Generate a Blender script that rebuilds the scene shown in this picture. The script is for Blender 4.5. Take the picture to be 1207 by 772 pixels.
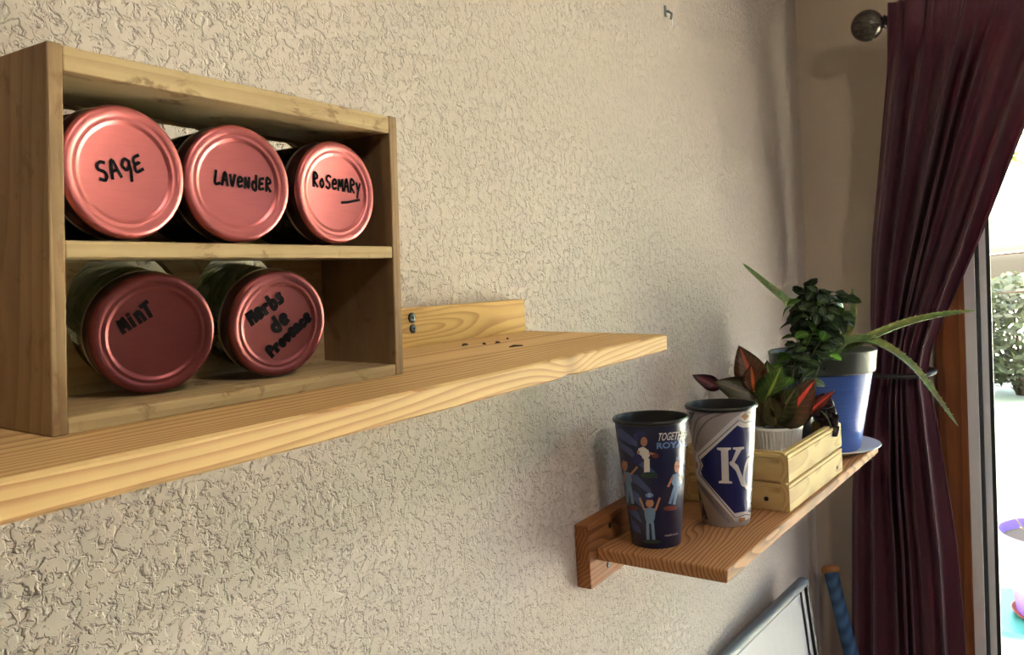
import bpy, bmesh, math, random
from mathutils import Vector, Matrix, Euler

random.seed(7)
SC = bpy.context.scene
for o in list(bpy.data.objects):
    bpy.data.objects.remove(o, do_unlink=True)
COL = SC.collection

# ------------------------------------------------------------------ camera
cam_d = bpy.data.cameras.new('camera')
cam = bpy.data.objects.new('camera', cam_d)
COL.objects.link(cam)
Rm = Matrix(((0.5501027, 0.0716948, -0.83201374),
             (-0.83309178, -0.02188784, -0.55270155),
             (-0.05783681, 0.99718643, 0.04768779)))
cam.matrix_world = Matrix.Translation((0.0, -0.545, 1.45)) @ Rm.to_4x4()
cam_d.sensor_fit = 'HORIZONTAL'
cam_d.sensor_width = 36.0
cam_d.lens = 940.0 / 1207.0 * 36.0
cam_d.clip_start = 0.02
cam_d.clip_end = 200
SC.camera = cam

# ------------------------------------------------------------------ world, sun, exposure
world = bpy.data.worlds.new('sky_world')
SC.world = world
world.use_nodes = True
wn = world.node_tree
wbg = wn.nodes['Background']
sky = wn.nodes.new('ShaderNodeTexSky')
sky.sky_type = 'NISHITA'
sky.sun_disc = False
sky.sun_elevation = math.radians(50)
sky.sun_rotation = math.radians(2)
sky.altitude = 200
sky.air_density = 1.0
sky.dust_density = 7.0
sky.ozone_density = 1.0
tint = wn.nodes.new('ShaderNodeMix'); tint.data_type = 'RGBA'; tint.blend_type = 'MULTIPLY'
tint.inputs[0].default_value = 1.0
wn.links.new(sky.outputs[0], tint.inputs[6])
tint.inputs[7].default_value = (1.0, 0.97, 0.94, 1)     # hazy, warm white-balanced daylight
wn.links.new(tint.outputs[2], wbg.inputs['Color'])
wbg.inputs['Strength'].default_value = 2.4

sun_d = bpy.data.lights.new('sun', 'SUN')
sun_d.energy = 235.0
sun_d.angle = math.radians(0.6)
sun_d.color = (1.0, 0.98, 0.96)
sun = bpy.data.objects.new('sun', sun_d)
COL.objects.link(sun)
sun.rotation_euler = Vector((0.03, -0.70, -0.85)).to_track_quat('-Z', 'Y').to_euler()
sun.location = (4, 8, 9)

def portal(name, loc, size, direction):
    d = bpy.data.lights.new(name, 'AREA')
    d.shape = 'RECTANGLE'
    d.size, d.size_y = size
    d.cycles.is_portal = True
    o = bpy.data.objects.new(name, d)
    COL.objects.link(o)
    o.location = loc
    o.rotation_euler = Vector(direction).to_track_quat('-Z', 'Z').to_euler()
    return o
portal('door_portal', (2.50, -1.33, 1.03), (1.85, 2.05), (-1, 0, 0))
portal('fill_window_portal', (1.65, -4.12, 1.72), (0.7, 0.75), (0, 1, 0))

SC.view_settings.view_transform = 'Standard'
SC.view_settings.look = 'None'
SC.view_settings.exposure = 0.98
SC.view_settings.gamma = 1.0
SC.view_settings.use_curve_mapping = False

# ------------------------------------------------------------------ helpers
def obj(name, me, mat=None, parent=None, loc=None, rot=None):
    o = bpy.data.objects.new(name, me)
    COL.objects.link(o)
    if mat is not None and me is not None and len(me.materials) == 0:
        me.materials.append(mat)
    if parent is not None:
        o.parent = parent
    if loc is not None:
        o.location = loc
    if rot is not None:
        o.rotation_euler = rot
    return o

def tag(o, label=None, cat=None, group=None, kind=None):
    if label: o['label'] = label
    if cat: o['category'] = cat
    if group: o['group'] = group
    if kind: o['kind'] = kind
    return o

def thing(name, label, cat, loc=(0, 0, 0), rot=(0, 0, 0), group=None):
    o = bpy.data.objects.new(name, None)
    COL.objects.link(o)
    o.empty_display_size = 0.05
    o.location = loc
    o.rotation_euler = rot
    return tag(o, label, cat, group)

def finish(bm, smooth=False, name='mesh'):
    bmesh.ops.recalc_face_normals(bm, faces=bm.faces)
    me = bpy.data.meshes.new(name)
    bm.to_mesh(me)
    bm.free()
    if smooth:
        for p in me.polygons:
            p.use_smooth = True
    return me

def smooth_angle(me, ang=40):
    # shade smooth but keep sharp creases
    bm = bmesh.new(); bm.from_mesh(me)
    for e in bm.edges:
        if len(e.link_faces) == 2 and e.calc_face_angle(0) > math.radians(ang):
            e.smooth = False
    for fc in bm.faces:
        fc.smooth = True
    bm.to_mesh(me); bm.free()
    return me

def hexa(pts, bevel=0.0, seg=2):
    """8 points: bottom 4 (ccw) then top 4"""
    bm = bmesh.new()
    v = [bm.verts.new(p) for p in pts]
    for f in ((0, 3, 2, 1), (4, 5, 6, 7), (0, 1, 5, 4), (1, 2, 6, 5), (2, 3, 7, 6), (3, 0, 4, 7)):
        bm.faces.new([v[i] for i in f])
    if bevel > 0:
        bmesh.ops.bevel(bm, geom=list(bm.edges), offset=bevel, segments=seg, affect='EDGES', profile=0.5)
    return finish(bm)

def box(a, b, bevel=0.0, seg=2):
    x0, y0, z0 = a; x1, y1, z1 = b
    return hexa([(x0, y0, z0), (x1, y0, z0), (x1, y1, z0), (x0, y1, z0),
                 (x0, y0, z1), (x1, y0, z1), (x1, y1, z1), (x0, y1, z1)], bevel, seg)

def boxes(lst):
    bm = bmesh.new()
    for a, b in lst:
        x0, y0, z0 = a; x1, y1, z1 = b
        v = [bm.verts.new(p) for p in ((x0, y0, z0), (x1, y0, z0), (x1, y1, z0), (x0, y1, z0),
                                       (x0, y0, z1), (x1, y0, z1), (x1, y1, z1), (x0, y1, z1))]
        for f in ((0, 3, 2, 1), (4, 5, 6, 7), (0, 1, 5, 4), (1, 2, 6, 5), (2, 3, 7, 6), (3, 0, 4, 7)):
            bm.faces.new([v[i] for i in f])
    return finish(bm)

def lathe(profile, seg=64, axis='z', ang=40):
    """profile: list of (r, h); closed ends where r == 0"""
    bm = bmesh.new()
    rings = []
    for r, h in profile:
        if r < 1e-6:
            rings.append([bm.verts.new((0, 0, h))])
        else:
            rings.append([bm.verts.new((r * math.cos(2 * math.pi * i / seg), r * math.sin(2 * math.pi * i / seg), h)) for i in range(seg)])
    for a, b in zip(rings, rings[1:]):
        for i in range(seg):
            j = (i + 1) % seg
            if len(a) == 1 and len(b) == 1: break
            if len(a) == 1: bm.faces.new((a[0], b[j], b[i]))
            elif len(b) == 1: bm.faces.new((a[i], a[j], b[0]))
            else: bm.faces.new((a[i], a[j], b[j], b[i]))
    if axis == 'y':      # h runs along +y
        for v in bm.verts:
            x, y, z = v.co
            v.co = (x, z, -y)
    me = finish(bm)
    return smooth_angle(me, ang)

def tube(pts, radii, seg=12, caps=True, ang=60):
    if not isinstance(radii, (list, tuple)):
        radii = [radii] * len(pts)
    bm = bmesh.new()
    P = [Vector(p) for p in pts]
    rings = []
    up = None
    for i, p in enumerate(P):
        d = (P[min(i + 1, len(P) - 1)] - P[max(i - 1, 0)]).normalized()
        if up is None:
            up = Vector((0, 0, 1)) if abs(d.z) < 0.9 else Vector((1, 0, 0))
        s = d.cross(up).normalized()
        up = s.cross(d).normalized()
        rings.append([bm.verts.new(p + radii[i] * (math.cos(2 * math.pi * k / seg) * s + math.sin(2 * math.pi * k / seg) * up)) for k in range(seg)])
    for a, b in zip(rings, rings[1:]):
        for k in range(seg):
            bm.faces.new((a[k], a[(k + 1) % seg], b[(k + 1) % seg], b[k]))
    if caps:
        bm.faces.new(rings[0][::-1]); bm.faces.new(rings[-1])
    return smooth_angle(finish(bm), ang)

def spline(pts, n=24):
    P = [Vector(p) for p in pts]
    Q = [2 * P[0] - P[1]] + P + [2 * P[-1] - P[-2]]
    out = []
    segs = len(P) - 1
    for i in range(n + 1):
        t = i / n * segs
        k = min(int(t), segs - 1); t -= k
        a, b, c, d = Q[k:k + 4]
        out.append(0.5 * ((2 * b) + (c - a) * t + (2 * a - 5 * b + 4 * c - d) * t * t + (3 * b - a - 3 * c + d) * t ** 3))
    return out

def interp(tbl, x):
    tbl = sorted(tbl)
    if x <= tbl[0][0]: return tbl[0][1]
    for (a, va), (b, vb) in zip(tbl, tbl[1:]):
        if x <= b:
            t = (x - a) / (b - a)
            return va + (vb - va) * t
    return tbl[-1][1]

# ------------------------------------------------------------------ materials
def srgb(r, g, b):
    def c(v):
        v /= 255.0
        return v / 12.92 if v <= 0.04045 else ((v + 0.055) / 1.055) ** 2.4
    return (c(r), c(g), c(b), 1)

class NT:
    def __init__(s, name):
        s.m = bpy.data.materials.new(name); s.m.use_nodes = True
        s.t = s.m.node_tree; s.b = s.t.nodes['Principled BSDF']; s.out = s.t.nodes['Material Output']
    def n(s, typ, ins=None, **kw):
        nd = s.t.nodes.new(typ)
        for k, v in kw.items(): setattr(nd, k, v)
        if ins:
            for k, v in ins.items():
                sock = nd.inputs[k]
                if isinstance(v, bpy.types.NodeSocket): s.t.links.new(v, sock)
                else: sock.default_value = v
        return nd
    def math(s, op, a, b=0.0, c=0.0, clamp=False):
        nd = s.n('ShaderNodeMath', {0: a, 1: b, 2: c}, operation=op); nd.use_clamp = clamp
        return nd.outputs[0]
    def vmath(s, op, a, b=(0, 0, 0)):
        nd = s.n('ShaderNodeVectorMath', {0: a, 1: b}, operation=op)
        return nd.outputs['Value'] if op in ('LENGTH', 'DISTANCE', 'DOT_PRODUCT') else nd.outputs[0]
    def ramp(s, fac, stops, interp='LINEAR'):
        nd = s.n('ShaderNodeValToRGB', {'Fac': fac})
        nd.color_ramp.interpolation = interp
        e = nd.color_ramp.elements
        while len(e) < len(stops): e.new(0.5)
        for el, (p, c) in zip(e, stops):
            el.position = p
            el.color = c if isinstance(c, (tuple, list)) else (c, c, c, 1)
        return nd.outputs['Color']
    def mix(s, fac, a, b, mode='MIX'):
        nd = s.n('ShaderNodeMix', data_type='RGBA', blend_type=mode)
        for k, v in ((0, fac), (6, a), (7, b)):
            if isinstance(v, bpy.types.NodeSocket): s.t.links.new(v, nd.inputs[k])
            else: nd.inputs[k].default_value = v
        return nd.outputs[2]
    def obj(s): return s.n('ShaderNodeTexCoord').outputs['Object']
    def uv(s): return s.n('ShaderNodeTexCoord').outputs['UV']
    def noise(s, vec, scale, detail=3, rough=0.5, dist=0.0):
        return s.n('ShaderNodeTexNoise', {'Vector': vec, 'Scale': scale, 'Detail': detail, 'Roughness': rough, 'Distortion': dist})
    def set(s, **kw):
        for k, v in kw.items():
            k = k.replace('_', ' ')
            sock = s.b.inputs[k]
            if isinstance(v, bpy.types.NodeSocket): s.t.links.new(v, sock)
            else: sock.default_value = v
        return s
    def bump(s, h, strength=0.5, dist=0.001):
        b = s.n('ShaderNodeBump', {'Height': h, 'Strength': strength, 'Distance': dist})
        s.t.links.new(b.outputs[0], s.b.inputs['Normal'])
        return b

def plain(name, col, rough=0.5, metal=0.0, var=0.08, vscale=40, bump=0.0, coat=0.0, spec=0.5):
    M = NT(name)
    p = M.obj()
    n = M.noise(p, vscale, 4)
    c2 = tuple(max(0, min(1, x * (1 - var))) for x in col[:3]) + (1,)
    c3 = tuple(max(0, min(1, x * (1 + var))) for x in col[:3]) + (1,)
    M.set(Base_Color=M.ramp(n.outputs['Fac'], [(0.3, c2), (0.7, c3)]), Roughness=rough, Metallic=metal, Coat_Weight=coat)
    M.b.inputs['Specular IOR Level'].default_value = spec
    if bump > 0:
        n2 = M.noise(p, vscale * 4, 3)
        M.bump(n2.outputs['Fac'], bump, 0.001)
    return M.m

def wood(name, light, dark, freq=150, pith=(0.0, 0.05, -0.03), axis='x', warp=0.006, knots=(), rough=0.55, stain=None, stain_amt=0.0, contrast=1.0, blotch=0.25, noise_len=1.6):
    """growth rings around a pith line parallel to the board; knots: (along, across, size, strength)"""
    M = NT(name)
    p = M.obj()
    if axis == 'z':
        p = M.n('ShaderNodeMapping', {'Vector': p, 'Rotation': (0, math.pi / 2, 0)}).outputs[0]
    elif axis == 'y':
        p = M.n('ShaderNodeMapping', {'Vector': p, 'Rotation': (0, 0, -math.pi / 2)}).outputs[0]
    sep = M.n('ShaderNodeSeparateXYZ', {0: p})
    x, y, z = sep.outputs
    # slow warp along the length
    st = M.n('ShaderNodeMapping', {'Vector': p, 'Scale': (noise_len, 9, 9)}).outputs[0]
    nz = M.noise(st, 1.6, 2, 0.45)
    w1 = M.math('MULTIPLY', M.math('SUBTRACT', nz.outputs['Fac'], 0.5), warp * 8)
    yy = M.math('ADD', M.math('SUBTRACT', y, pith[1]), w1)
    zz = M.math('SUBTRACT', z, pith[2])
    kdark = None
    r = M.math('SQRT', M.math('ADD', M.math('MULTIPLY', yy, yy), M.math('MULTIPLY', zz, zz)))
    for kx, ky, ks, ka in knots:
        dx = M.math('MULTIPLY', M.math('SUBTRACT', x, kx), 0.55)
        dy = M.math('SUBTRACT', y, ky)
        d2 = M.math('ADD', M.math('MULTIPLY', dx, dx), M.math('MULTIPLY', dy, dy))
        g = M.math('POWER', 2.71828, M.math('MULTIPLY', d2, -1.0 / (ks * ks)))
        r = M.math('ADD', r, M.math('MULTIPLY', g, ka))
        core = M.math('POWER', 2.71828, M.math('MULTIPLY', d2, -12.0 / (ks * ks)))
        kdark = core if kdark is None else M.math('MAXIMUM', kdark, core)
    ph = M.math('FRACT', M.math('MULTIPLY', r, freq))
    fine = M.n('ShaderNodeMapping', {'Vector': p, 'Scale': (14, 420, 420)}).outputs[0]
    fz = M.noise(fine, 1.0, 3, 0.6)
    ring = M.ramp(ph, [(0.0, 0.05), (0.45, 0.22), (0.80, 0.85), (0.93, 1.0), (1.0, 0.05)])
    fac = M.math('MULTIPLY', ring, contrast)
    fac = M.math('ADD', fac, M.math('MULTIPLY', M.math('SUBTRACT', fz.outputs['Fac'], 0.5), 0.35), clamp=True)
    col = M.mix(fac, light, dark)
    bl = M.noise(M.n('ShaderNodeMapping', {'Vector': p, 'Scale': (6, 22, 22)}).outputs[0], 1.3, 4, 0.6)
    col = M.mix(M.math('MULTIPLY', M.ramp(bl.outputs['Fac'], [(0.42, 0.0), (0.68, 1.0)]), blotch), col, dark)
    if kdark is not None:
        kc = tuple(v * 0.35 for v in dark[:3]) + (1,)
        col = M.mix(M.math('MULTIPLY', kdark, 0.85), col, kc)
    if stain is not None:
        s1 = M.noise(M.n('ShaderNodeMapping', {'Vector': p, 'Scale': (1, 1.6, 1.6), 'Location': (0.3, 0.1, 0)}).outputs[0], 34, 5, 0.65, 0.8)
        col = M.mix(M.math('MULTIPLY', M.ramp(s1.outputs['Fac'], [(0.57, 0.0), (0.66, 1.0)]), stain_amt), col, stain)
    M.set(Base_Color=col, Roughness=max(rough, 0.68))
    M.b.inputs['Specular IOR Level'].default_value = 0.2
    M.bump(M.math('ADD', M.math('MULTIPLY', ring, 0.6), fz.outputs['Fac']), 0.25, 0.0006)
    return M.m

def plaster(name, col, scale=120, height=0.0009, amount=1.0, dense=0.5):
    """knock-down texture: flat trowelled islands separated by pits and crevices"""
    M = NT(name)
    p = M.obj()
    wv = M.noise(p, scale * 1.3, 1.0, 0.5)
    p2 = M.vmath('ADD', p, M.vmath('MULTIPLY', M.vmath('SUBTRACT', wv.outputs['Color'], (0.5, 0.5, 0.5)), (0.012, 0.012, 0.012)))
    a = M.noise(p2, scale, 2.5, 0.55, 0.3)
    pl = M.ramp(a.outputs['Fac'], [(dense - 0.06, 0.0), (dense - 0.015, 0.75), (dense + 0.04, 1.0)])
    b = M.noise(p2, scale * 2.3, 2.0, 0.5, 0.2)
    pb = M.ramp(b.outputs['Fac'], [(0.36, 0.0), (0.42, 1.0)])
    h = M.math('ADD', M.math('MULTIPLY', pl, 0.75), M.math('MULTIPLY', pb, 0.35))
    sm = M.noise(p, scale * 0.12, 3)
    c2 = tuple(v * 0.95 for v in col[:3]) + (1,)
    M.set(Base_Color=M.mix(sm.outputs['Fac'], col, c2), Roughness=0.75)
    M.bump(h, amount, height)
    return M.m

M_WALL = plaster('textured_plaster', srgb(213, 198, 187), 95, 0.0030, 1.0, 0.47)
M_WALL2 = plaster('smooth_plaster', srgb(196, 180, 160), 160, 0.0005, 0.5)
M_WALL3 = plaster('taupe_plaster', srgb(120, 104, 92), 160, 0.0005, 0.5)
M_CEIL = plaster('ceiling_plaster', srgb(230, 224, 212), 90, 0.0008, 0.6)
M_PINE = wood('pine_board', srgb(212, 177, 126), srgb(158, 112, 68), freq=250, pith=(0, -0.085, -0.12), warp=0.004,
              knots=((0.60, -0.195, 0.022, 0.008), (0.2, -0.05, 0.03, 0.01)), contrast=0.85, blotch=0.18)
M_PINE_L = wood('pine_ledger', srgb(214, 177, 114), srgb(162, 116, 62), freq=190, pith=(0, 0.03, 0.016), warp=0.01,
                knots=((0.61, -0.02, 0.02, 0.0),), contrast=0.7, blotch=0.3)
M_PINE_D = wood('stained_pine', srgb(184, 132, 88), srgb(104, 66, 42), freq=165, pith=(0, 0.06, -0.06), warp=0.007,
                knots=((1.13, -0.115, 0.035, 0.02), (1.07, -0.085, 0.03, 0.012), (1.35, -0.12, 0.03, 0.015)), contrast=0.85, blotch=0.2, rough=0.45)
M_LEDG_D = wood('dark_ledger', srgb(158, 104, 64), srgb(100, 58, 32), freq=180, pith=(0, 0.03, 0.02), contrast=0.8, blotch=0.4)
M_CRATE = wood('crate_wood', srgb(182, 158, 118), srgb(144, 116, 82), freq=130, pith=(0, 0.05, -0.05), warp=0.008, contrast=0.5, blotch=0.5,
               stain=srgb(112, 86, 58), stain_amt=0.75, rough=0.65)
M_CRATE_V = wood('crate_side_wood', srgb(148, 121, 87), srgb(106, 80, 56), freq=150, pith=(0, 0.05, -0.05), axis='z', contrast=0.5, blotch=0.6,
                 stain=srgb(110, 80, 52), stain_amt=0.6, rough=0.6)
M_CEDAR = wood('planter_pine', srgb(204, 176, 120), srgb(156, 120, 74), freq=150, pith=(0, 0.03, 0.02), warp=0.006, contrast=0.6, blotch=0.3,
               knots=((0.11, -0.01, 0.012, 0.004), (0.2, -0.01, 0.012, 0.004)))
M_CEDAR_Y = wood('planter_pine_end', srgb(200, 156, 98), srgb(150, 102, 56), freq=150, pith=(0, 0.03, 0.02), axis='y', warp=0.006, contrast=0.6, blotch=0.3)
M_TRIM = wood('door_casing_wood', srgb(140, 84, 50), srgb(96, 52, 30), freq=200, pith=(0, 0.05, -0.05), axis='z', contrast=0.7, blotch=0.4)
M_FLOOR = wood('floor_wood', srgb(92, 64, 46), srgb(64, 42, 30), freq=90, pith=(0, 0.1, -0.2), contrast=0.5)
M_BLACK = plain('black_metal', (0.012, 0.012, 0.012, 1), 0.4)
M_SCREW = plain('screw_metal', (0.03, 0.03, 0.032, 1), 0.35, 0.9)
M_VINYL = plain('white_vinyl', srgb(226, 226, 228), 0.35, var=0.02)
M_GASKET = plain('black_gasket', (0.012, 0.014, 0.013, 1), 0.6)
M_WEATHER = plain('weatherstrip', (0.05, 0.05, 0.05, 1), 0.9, vscale=600, var=0.6, bump=0.6)

def glass_pane(name):
    M = NT(name)
    tr = M.n('ShaderNodeBsdfTransparent', {'Color': (0.96, 0.98, 0.97, 1)})
    gl = M.n('ShaderNodeBsdfGlossy', {'Roughness': 0.01})
    fr = M.n('ShaderNodeFresnel', {'IOR': 1.45})
    smudge = M.noise(M.obj(), 3, 3)
    f = M.math('MULTIPLY', fr.outputs[0], M.math('ADD', 0.6, M.math('MULTIPLY', smudge.outputs['Fac'], 0.4)))
    mx = M.n('ShaderNodeMixShader', {0: f, 1: tr.outputs[0], 2: gl.outputs[0]})
    M.t.links.new(mx.outputs[0], M.out.inputs['Surface'])
    return M.m
M_PANE = glass_pane('window_glass')

# ------------------------------------------------------------------ the room
XE = 2.32
def struct(name, me, mat, parent=None):
    o = obj(name, me, mat, parent)
    if parent is None: o['kind'] = 'structure'
    return o

struct('wall_left', box((-1.6, 0, 0), (XE + 0.15, 0.12, 2.5)), M_WALL)
D0, D1, DT = -0.385, -2.27, 2.06       # sliding door opening
struct('wall_end', boxes([((XE, D0, 0), (XE + 0.15, 0, 2.5)), ((XE, -4.1, 0), (XE + 0.15, D1, 2.5)), ((XE, D1, DT), (XE + 0.15, D0, 2.5))]), M_WALL2)
WA, WB, WC, WD = 1.3, 2.0, 1.35, 2.1      # added fill window in the opposite wall: x and z limits
struct('wall_right', boxes([((-1.6, -4.1, 0), (WA, -4.0, 2.5)), ((WB, -4.1, 0), (XE, -4.0, 2.5)),
                            ((WA, -4.1, 0), (WB, -4.0, WC)), ((WA, -4.1, WD), (WB, -4.0, 2.5))]), M_WALL3)
struct('wall_back', box((-1.7, -4.1, 0), (-1.6, 0.12, 2.5)), M_WALL3)
struct('floor', box((-1.7, -4.1, -0.1), (XE + 0.15, 0.12, 0)), M_FLOOR)
struct('ceiling', box((-1.7, -4.1, 2.5), (XE + 0.5, 0.12, 2.6)), M_CEIL)
struct('baseboard_left', box((-1.6, -0.014, 0), (XE, 0, 0.09), 0.003), M_TRIM)
struct('baseboard_end', box((XE - 0.014, -0.32, 0), (XE, -0.014, 0.09), 0.003), M_TRIM)

# unseen window added in the opposite wall for front light
w1 = thing('fill_window_1', None, None); w1['kind'] = 'structure'
obj('fill_window_frame', boxes([((WA, -4.09, WC), (WA + 0.05, -4.02, WD)), ((WB - 0.05, -4.09, WC), (WB, -4.02, WD)),
                           ((WA + 0.05, -4.09, WC), (WB - 0.05, -4.02, WC + 0.05)), ((WA + 0.05, -4.09, WD - 0.05), (WB - 0.05, -4.02, WD))]), M_VINYL, w1)
obj('pane', box((WA + 0.05, -4.058, WC + 0.05), (WB - 0.05, -4.052, WD - 0.05)), M_PANE, w1)

# sliding patio door
dr = thing('door_1', None, None); dr['kind'] = 'structure'
obj('jamb', boxes([((XE - 0.012, -0.409, 0), (XE + 0.15, D0, DT))]), M_VINYL, dr)
obj('jamb', boxes([((XE - 0.012, D1, 0), (XE + 0.15, D1 + 0.025, DT))]), M_VINYL, dr)
obj('head_rail', boxes([((XE - 0.012, D1 + 0.025, DT - 0.03), (XE + 0.15, -0.409, DT))]), M_VINYL, dr)
obj('sill', boxes([((XE - 0.012, D1 + 0.025, 0), (XE + 0.15, -0.409, 0.03))]), M_VINYL, dr)
obj('weatherstrip', box((XE + 0.004, -0.4185, 0.03), (XE + 0.055, -0.409, DT - 0.03), 0.002), M_WEATHER, dr)
def sash(ya, yb, xo):
    # ya > yb
    s = obj('door_panel', boxes([((xo, ya - 0.014 - 0.03, 0.03), (xo + 0.04, ya, DT - 0.03)) if False else ((xo, ya - 0.0145, 0.03), (xo + 0.04, ya, DT - 0.03)),
                                 ((xo, yb, 0.03), (xo + 0.04, yb + 0.06, DT - 0.03)),
                                 ((xo, yb + 0.06, 0.03), (xo + 0.04, ya - 0.0145, 0.11)), ((xo, yb + 0.06, DT - 0.10), (xo + 0.04, ya - 0.0145, DT - 0.03))]), M_VINYL, dr)
    obj('gasket', boxes([((xo + 0.006, ya - 0.023, 0.11), (xo + 0.034, ya - 0.0145, DT - 0.1)), ((xo + 0.006, yb + 0.06, 0.11), (xo + 0.034, yb + 0.068, DT - 0.1))]), M_GASKET, s)
    obj('pane', box((xo + 0.017, yb + 0.06, 0.11), (xo + 0.023, ya - 0.0145, DT - 0.1)), M_PANE, s)
sash(-0.4185, -1.36, XE + 0.012)
sash(-1.30, D1 + 0.025, XE + 0.065)
tr = struct('trim_1', box((XE - 0.018, D0, 0), (XE, -0.318, DT + 0.07), 0.003), M_TRIM)
struct('trim_2', box((XE - 0.018, D1 - 0.07, DT), (XE, D0, DT + 0.07), 0.003), M_TRIM)
struct('trim_3', box((XE - 0.018, D1 - 0.07, 0), (XE, D1, DT), 0.003), M_TRIM)

# ------------------------------------------------------------------ upper shelf
TILT = math.radians(2.4)
SY, SZ = -0.018, 1.3978       # hinge line of the shelf top at the ledger face
us = thing('wall_shelf', 'long pale pine shelf board carrying the wooden jar rack', 'shelf', (0, SY, SZ), (0, 0, 0))
def shelf_front(x):
    return -0.1865 - 0.006 * math.sin(x * 5.0) * 0.5 + interp([(-0.4, -0.008), (0.14, -0.010), (0.83, 0.003)], x)
bm = bmesh.new()
xs = [-0.45 + i * (0.83 + 0.45) / 60 for i in range(61)]
rows = []
for x in xs:
    fy = shelf_front(x)
    n = 0.0002 * math.sin(x * 41) + 0.0001 * math.sin(x * 97 + 1)
    notch = 0.0022 * math.exp(-((x - 0.60) / 0.008) ** 2)
    rows.append([bm.verts.new(q) for q in ((x, fy + 0.0015, 0), (x, fy, -0.0015), (x, fy + n * 0.5, -0.0165 + notch + n), (x, fy + 0.0018 + notch, -0.018 + notch + n * 0.5), (x, 0, -0.018), (x, 0, 0))])
for a, b in zip(rows, rows[1:]):
    for k in range(6):
        bm.faces.new((a[k], a[(k + 1) % 6], b[(k + 1) % 6], b[k]))
bm.faces.new(rows[0]); bm.faces.new(rows[-1][::-1])
o = obj('shelf_board', finish(bm), M_PINE, us, rot=(TILT, 0, 0))
obj('ledger', box((-0.4, 0.0, -0.045), (0.824, 0.018, 0.0395), 0.0012), M_PINE_L, us)
def screw(parent, loc, rot, r=0.0045):
    s = obj('screw', lathe([(0, 0.0004), (r * 0.22, 0.0004), (r * 0.3, 0.0012), (r * 0.8, 0.0014), (r, 0.0009), (r, -0.002)], 20), M_SCREW, parent, loc, rot)
    return s
FRONT = (math.pi / 2, 0, 0)        # local +z to world -y
screw(us, (0.612, -0.0005, 0.0295), FRONT, 0.0052)
screw(us, (0.6125, -0.0005, 0.0185), FRONT, 0.0045)
M_TWIG = plain('dry_twig', (0.03, 0.017, 0.009, 1), 0.8)
twl = ['dark dry twig crumb in the back row, nearest the jar rack', 'slanting twig crumb second from the jar rack in the back row', 'flat dark twig crumb third from the jar rack in the back row',
       'longest dry twig crumb, lying nearest the front edge of the long shelf', 'tiny twig crumb farthest from the jar rack on the long shelf']
for i, (x, y, a, L) in enumerate(((0.640, -0.062, 0.2, 0.012), (0.655, -0.075, 0.9, 0.010), (0.672, -0.080, 0.1, 0.009), (0.645, -0.120, -0.35, 0.016), (0.712, -0.066, 0.5, 0.007))):
    zt = SZ + (y - SY) * math.tan(TILT) + 0.0012
    c, s = math.cos(a) * L / 2, math.sin(a) * L / 2
    o = obj('twig', tube([(-c, -s, 0), (-c * 0.2, -s * 0.2 + 0.0008, 0.0006), (c, s, 0)], [0.0006, 0.0011, 0.0006], 6), M_TWIG, None, (x, y, zt))
    tag(o, twl[i], 'twig', 'twig crumbs on the long shelf')

# ------------------------------------------------------------------ jar rack
RX, RY, RZ = 0.1914, -0.152, SZ + (-0.152 - SY) * math.tan(TILT)
rack = thing('jar_rack', 'weathered wooden rack box holding red-lidded jars on the long shelf', 'rack', (RX, RY, RZ), (TILT, 0, 0))
W, H, DP, TH = 0.2525, 0.187, 0.080, 0.009
LEAN = 0.0088
def side(x0, x1, lean, nm):
    d = 0.001
    return hexa([(x0, 0, 0), (x1, 0, 0), (x1, DP, 0), (x0, DP, 0),
                 (x0 + lean, 0, H), (x1 + lean, 0, H), (x1 + lean, DP, H), (x0 + lean, DP, H)], 0.0009)
o = obj('side_panel', side(0, 0.0078, LEAN, ''), M_CRATE_V, rack)
o = obj('side_panel', side(W - 0.0082, W, 0.0012, ''), M_CRATE_V, rack)
def shelfpiece(name, z0, z1, d, mat=M_CRATE):
    xa = 0.0078 + LEAN * (z0 + z1) / 2 / H; xb = W - 0.0082 + 0.0012 * z0 / H
    return obj(name, hexa([(xa, 0.0004, z0), (xb, 0.0004, z0), (xb, d, z0), (xa, d, z0), (xa, 0.0004, z1), (xb, 0.0004, z1), (xb, d, z1), (xa, d, z1)], 0.0008), mat, rack)
shelfpiece('top_board', H - 0.0125, H - 0.0005, DP)
shelfpiece('middle_board', 0.0855, 0.0938, 0.073)
shelfpiece('bottom_board', 0.0, 0.0082, DP)
# back panel with round cut-outs
BPY = 0.0735
holes = [(0.2405, 1.5295), (0.3205, 1.5295), (0.397, 1.5295), (0.2775, 1.4465), (0.3605, 1.4465)]
cu = bpy.data.curves.new('panel_outline', 'CURVE')
cu.dimensions = '2D'; cu.fill_mode = 'BOTH'; cu.extrude = 0.003
def poly(pts):
    sp = cu.splines.new('POLY'); sp.points.add(len(pts) - 1); sp.use_cyclic_u = True
    for q, p in zip(sp.points, pts): q.co = (p[0], p[1], 0, 1)
poly([(0.013, 0.0082), (W - 0.0084, 0.0082), (W - 0.0078, H - 0.0125), (0.0166, H - 0.0125)])
for hx, hz in holes:
    poly([(hx - RX + 0.0385 * math.cos(2 * math.pi * i / 48), hz - RZ + 0.0385 * math.sin(2 * math.pi * i / 48)) for i in range(48)][::-1])
tmp = bpy.data.objects.new('tmp', cu); COL.objects.link(tmp)
dg = bpy.context.evaluated_depsgraph_get()
me = bpy.data.meshes.new_from_object(tmp.evaluated_get(dg))
bpy.data.objects.remove(tmp, do_unlink=True)
me.transform(Matrix.Rotation(math.pi / 2, 4, 'X'))
obj('back_panel', me, M_CRATE, rack, (0, BPY + 0.003, 0))

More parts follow.
